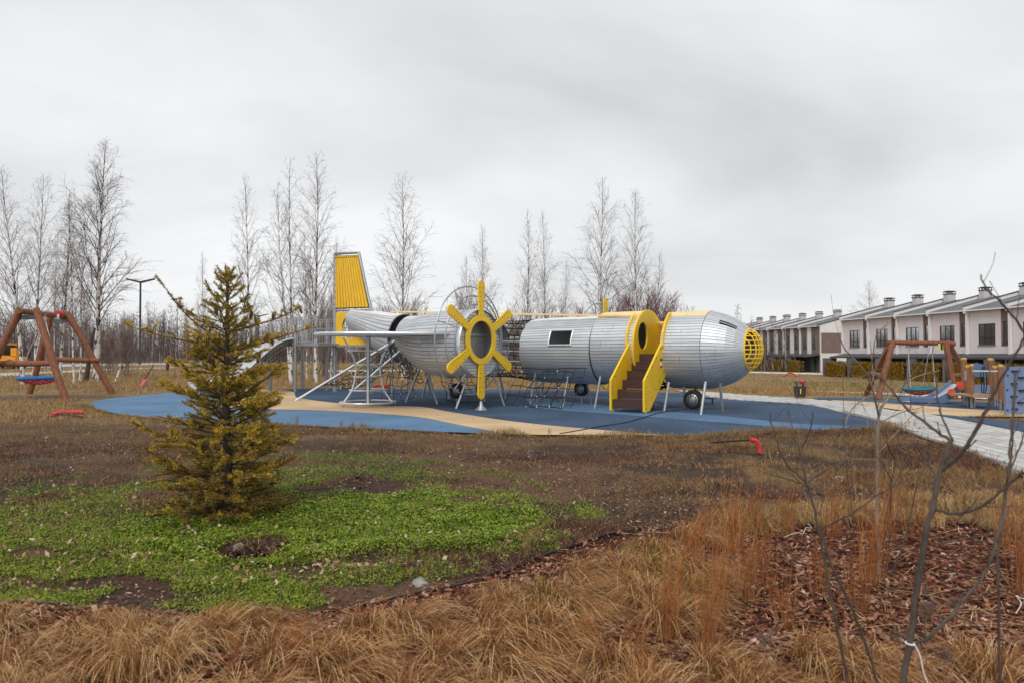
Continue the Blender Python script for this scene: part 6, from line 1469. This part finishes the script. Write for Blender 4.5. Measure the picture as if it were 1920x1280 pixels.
tS, bS = sapling('thicker bare foreground sapling with a white string tied round its stem', (1695,1290), 2.15, [
    (.0125,.0085,[(1692,1290,0),(1708,1190,0),(1722,1090,0),(1736,1000,0),(1750,945,0),(1757,905,0),(1768,870,0),(1784,822,0)]),
    (.0085,.003,[(1765,882,0),(1800,850,-.05),(1835,795,-.10),(1865,735,-.15),(1895,680,-.20),(1940,600,-.26)]), (.007,.003,[(1709,1216,0),(1765,1172,.05),(1805,1125,.10),(1845,1075,.15),(1870,1000,.18),(1884,930,.20),(1893,850,.22),(1899,780,.24),(1903,700,.26)]),
    (.006,.0035,[(1752,956,0),(1800,962,-.08),(1850,942,-.14),(1900,900,-.2),(1940,872,-.25)]), (.006,.0028,[(1782,828,0),(1742,796,.06),(1700,765,.10),(1672,730,.14),(1650,703,.18)]),
    (.004,.0018,[(1757,905,0),(1742,868,.05),(1726,848,.08),(1712,822,.10)]), (.0042,.0016,[(1785,822,0),(1762,770,.1),(1756,720,.14),(1748,680,.2),(1750,640,.24)]),
    (.004,.002,[(1920,622,-.2),(1885,575,-.22),(1855,548,-.24),(1838,517,-.26)]), (.0034,.0015,[(1752,1020,.0),(1800,1010,.15),(1860,1000,.2),(1900,985,.25)]), (.003,.0014,[(1868,1000,.18),(1890,960,.3),(1910,900,.36)]), (.0034,.0016,[(1770,1168,.05),(1735,1100,.2),(1730,1040,.25),(1728,990,.3)]), (.003,.0013,[(1800,1128,.1),(1850,1110,.22),(1920,1090,.3)])])
p = pt(1706, 1205, 2.14)-bS; q = MB(); q.ring(p, (0.1, 0, 1), .0125, .0025, 16, 5); q.tube(smooth_line([p+Vector((.008, -.012, 0)), p+Vector((.02, -.02, -.03)), p+Vector((.03, -.02, -.08)), p+Vector((.045, -.02, -.12))], 4), .0018, 5); q.build('string_tie', M['string'], tS)
sapling('pale branching sapling in the mulch bed standing before the paved path', (1648,1076), 4.35, [
    (.013,.009,[(1648,1076,0),(1644,980,0),(1645,880,0),(1646,800,0),(1652,760,0)]), (.008,.003,[(1652,762,0),(1672,738,.1),(1700,716,.2),(1730,702,.3),(1762,694,.4)]), (.008,.003,[(1648,780,0),(1640,745,-.1),(1632,715,-.15),(1618,690,-.2),(1585,655,-.3),(1570,625,-.35)]),
    (.006,.003,[(1640,740,-.1),(1618,748,-.2),(1596,768,-.3),(1585,795,-.35)]), (.006,.0025,[(1650,772,0),(1658,745,.1),(1640,718,.12),(1636,690,.14),(1632,640,.16)]), (.005,.002,[(1653,790,0),(1690,772,.15),(1720,765,.25),(1755,750,.3)]), (.004,.002,[(1628,712,-.15),(1636,670,-.3),(1644,630,-.4),(1668,604,-.45)]), (.004,.0018,[(1650,790,0),(1610,780,.2),(1560,770,.3)]), (.004,.0016,[(1646,850,0),(1690,800,.1),(1720,768,.2)])], 'sapling_pale')
sapling('dark many stemmed twiggy bush behind the pale sapling on the mulch', (1662,1080), 4.3, [
    (.007,.004,[(1660,1080,.05),(1668,1000,.05),(1670,920,.05),(1680,850,.05),(1688,800,.05)]), (.006,.003,[(1672,1075,.05),(1700,1000,.1),(1722,900,.15),(1752,850,.2)]), (.005,.002,[(1678,860,.05),(1665,835,.0),(1660,800,-.05)]), (.005,.002,[(1680,840,.05),(1715,836,.1),(1760,835,.15)]), (.004,.002,[(1670,920,.05),(1700,860,.1),(1712,820,.15)]), (.004,.0018,[(1668,1000,.05),(1640,930,.1),(1600,880,.15),(1590,830,.2)]), (.0035,.0016,[(1674,900,.05),(1640,852,-.05),(1610,840,-.1)])])
sapling('dark thin sapling cut by the right edge of the view', (1896,1290), 2.7, [
    (.006,.003,[(1872,1040,0),(1880,960,0),(1893,880,0),(1900,810,0),(1898,760,0)]), (.004,.002,[(1893,880,0),(1915,830,.05),(1925,790,.08)]), (.004,.002,[(1898,790,0),(1905,720,.04),(1912,690,.06)])])
sapling('single thin bare twig standing between the path and the thin sapling', (1570,1000), 5.2, [(.005,.002,[(1600,975,0),(1590,900,0),(1584,830,0),(1582,770,0),(1580,700,0)]), (.003,.0015,[(1584,820,0),(1600,780,.1),(1604,740,.15)]), (.003,.0015,[(1588,880,0),(1565,835,.1),(1560,800,.15)])])
# white plastic string ends lying about
for a, b, lab in ((1326,1026,'scrap of white string caught in the rusty reed grass'),(1470,1027,'loop of white string on the mulch beside the thin sapling'),(1560,908,'curved piece of white string in the dry grass behind the bed'),(1905,1175,'tangle of white string at the right edge of the mulch')):
    c0 = at(a, b); r = random.Random(a); P = [Vector((0, 0, .06))]
    for k in range(6): P.append(P[-1]+Vector((r.gauss(.012, .025), r.gauss(0, .02), r.gauss(.008, .02))))
    q = MB(); q.tube(smooth_line(P, 4), .0018, 5); o = q.build('string', M['string']); o.location = (c0.x, c0.y, float(gnd(c0.x, c0.y))+.02); tag(o, lab, 'string')
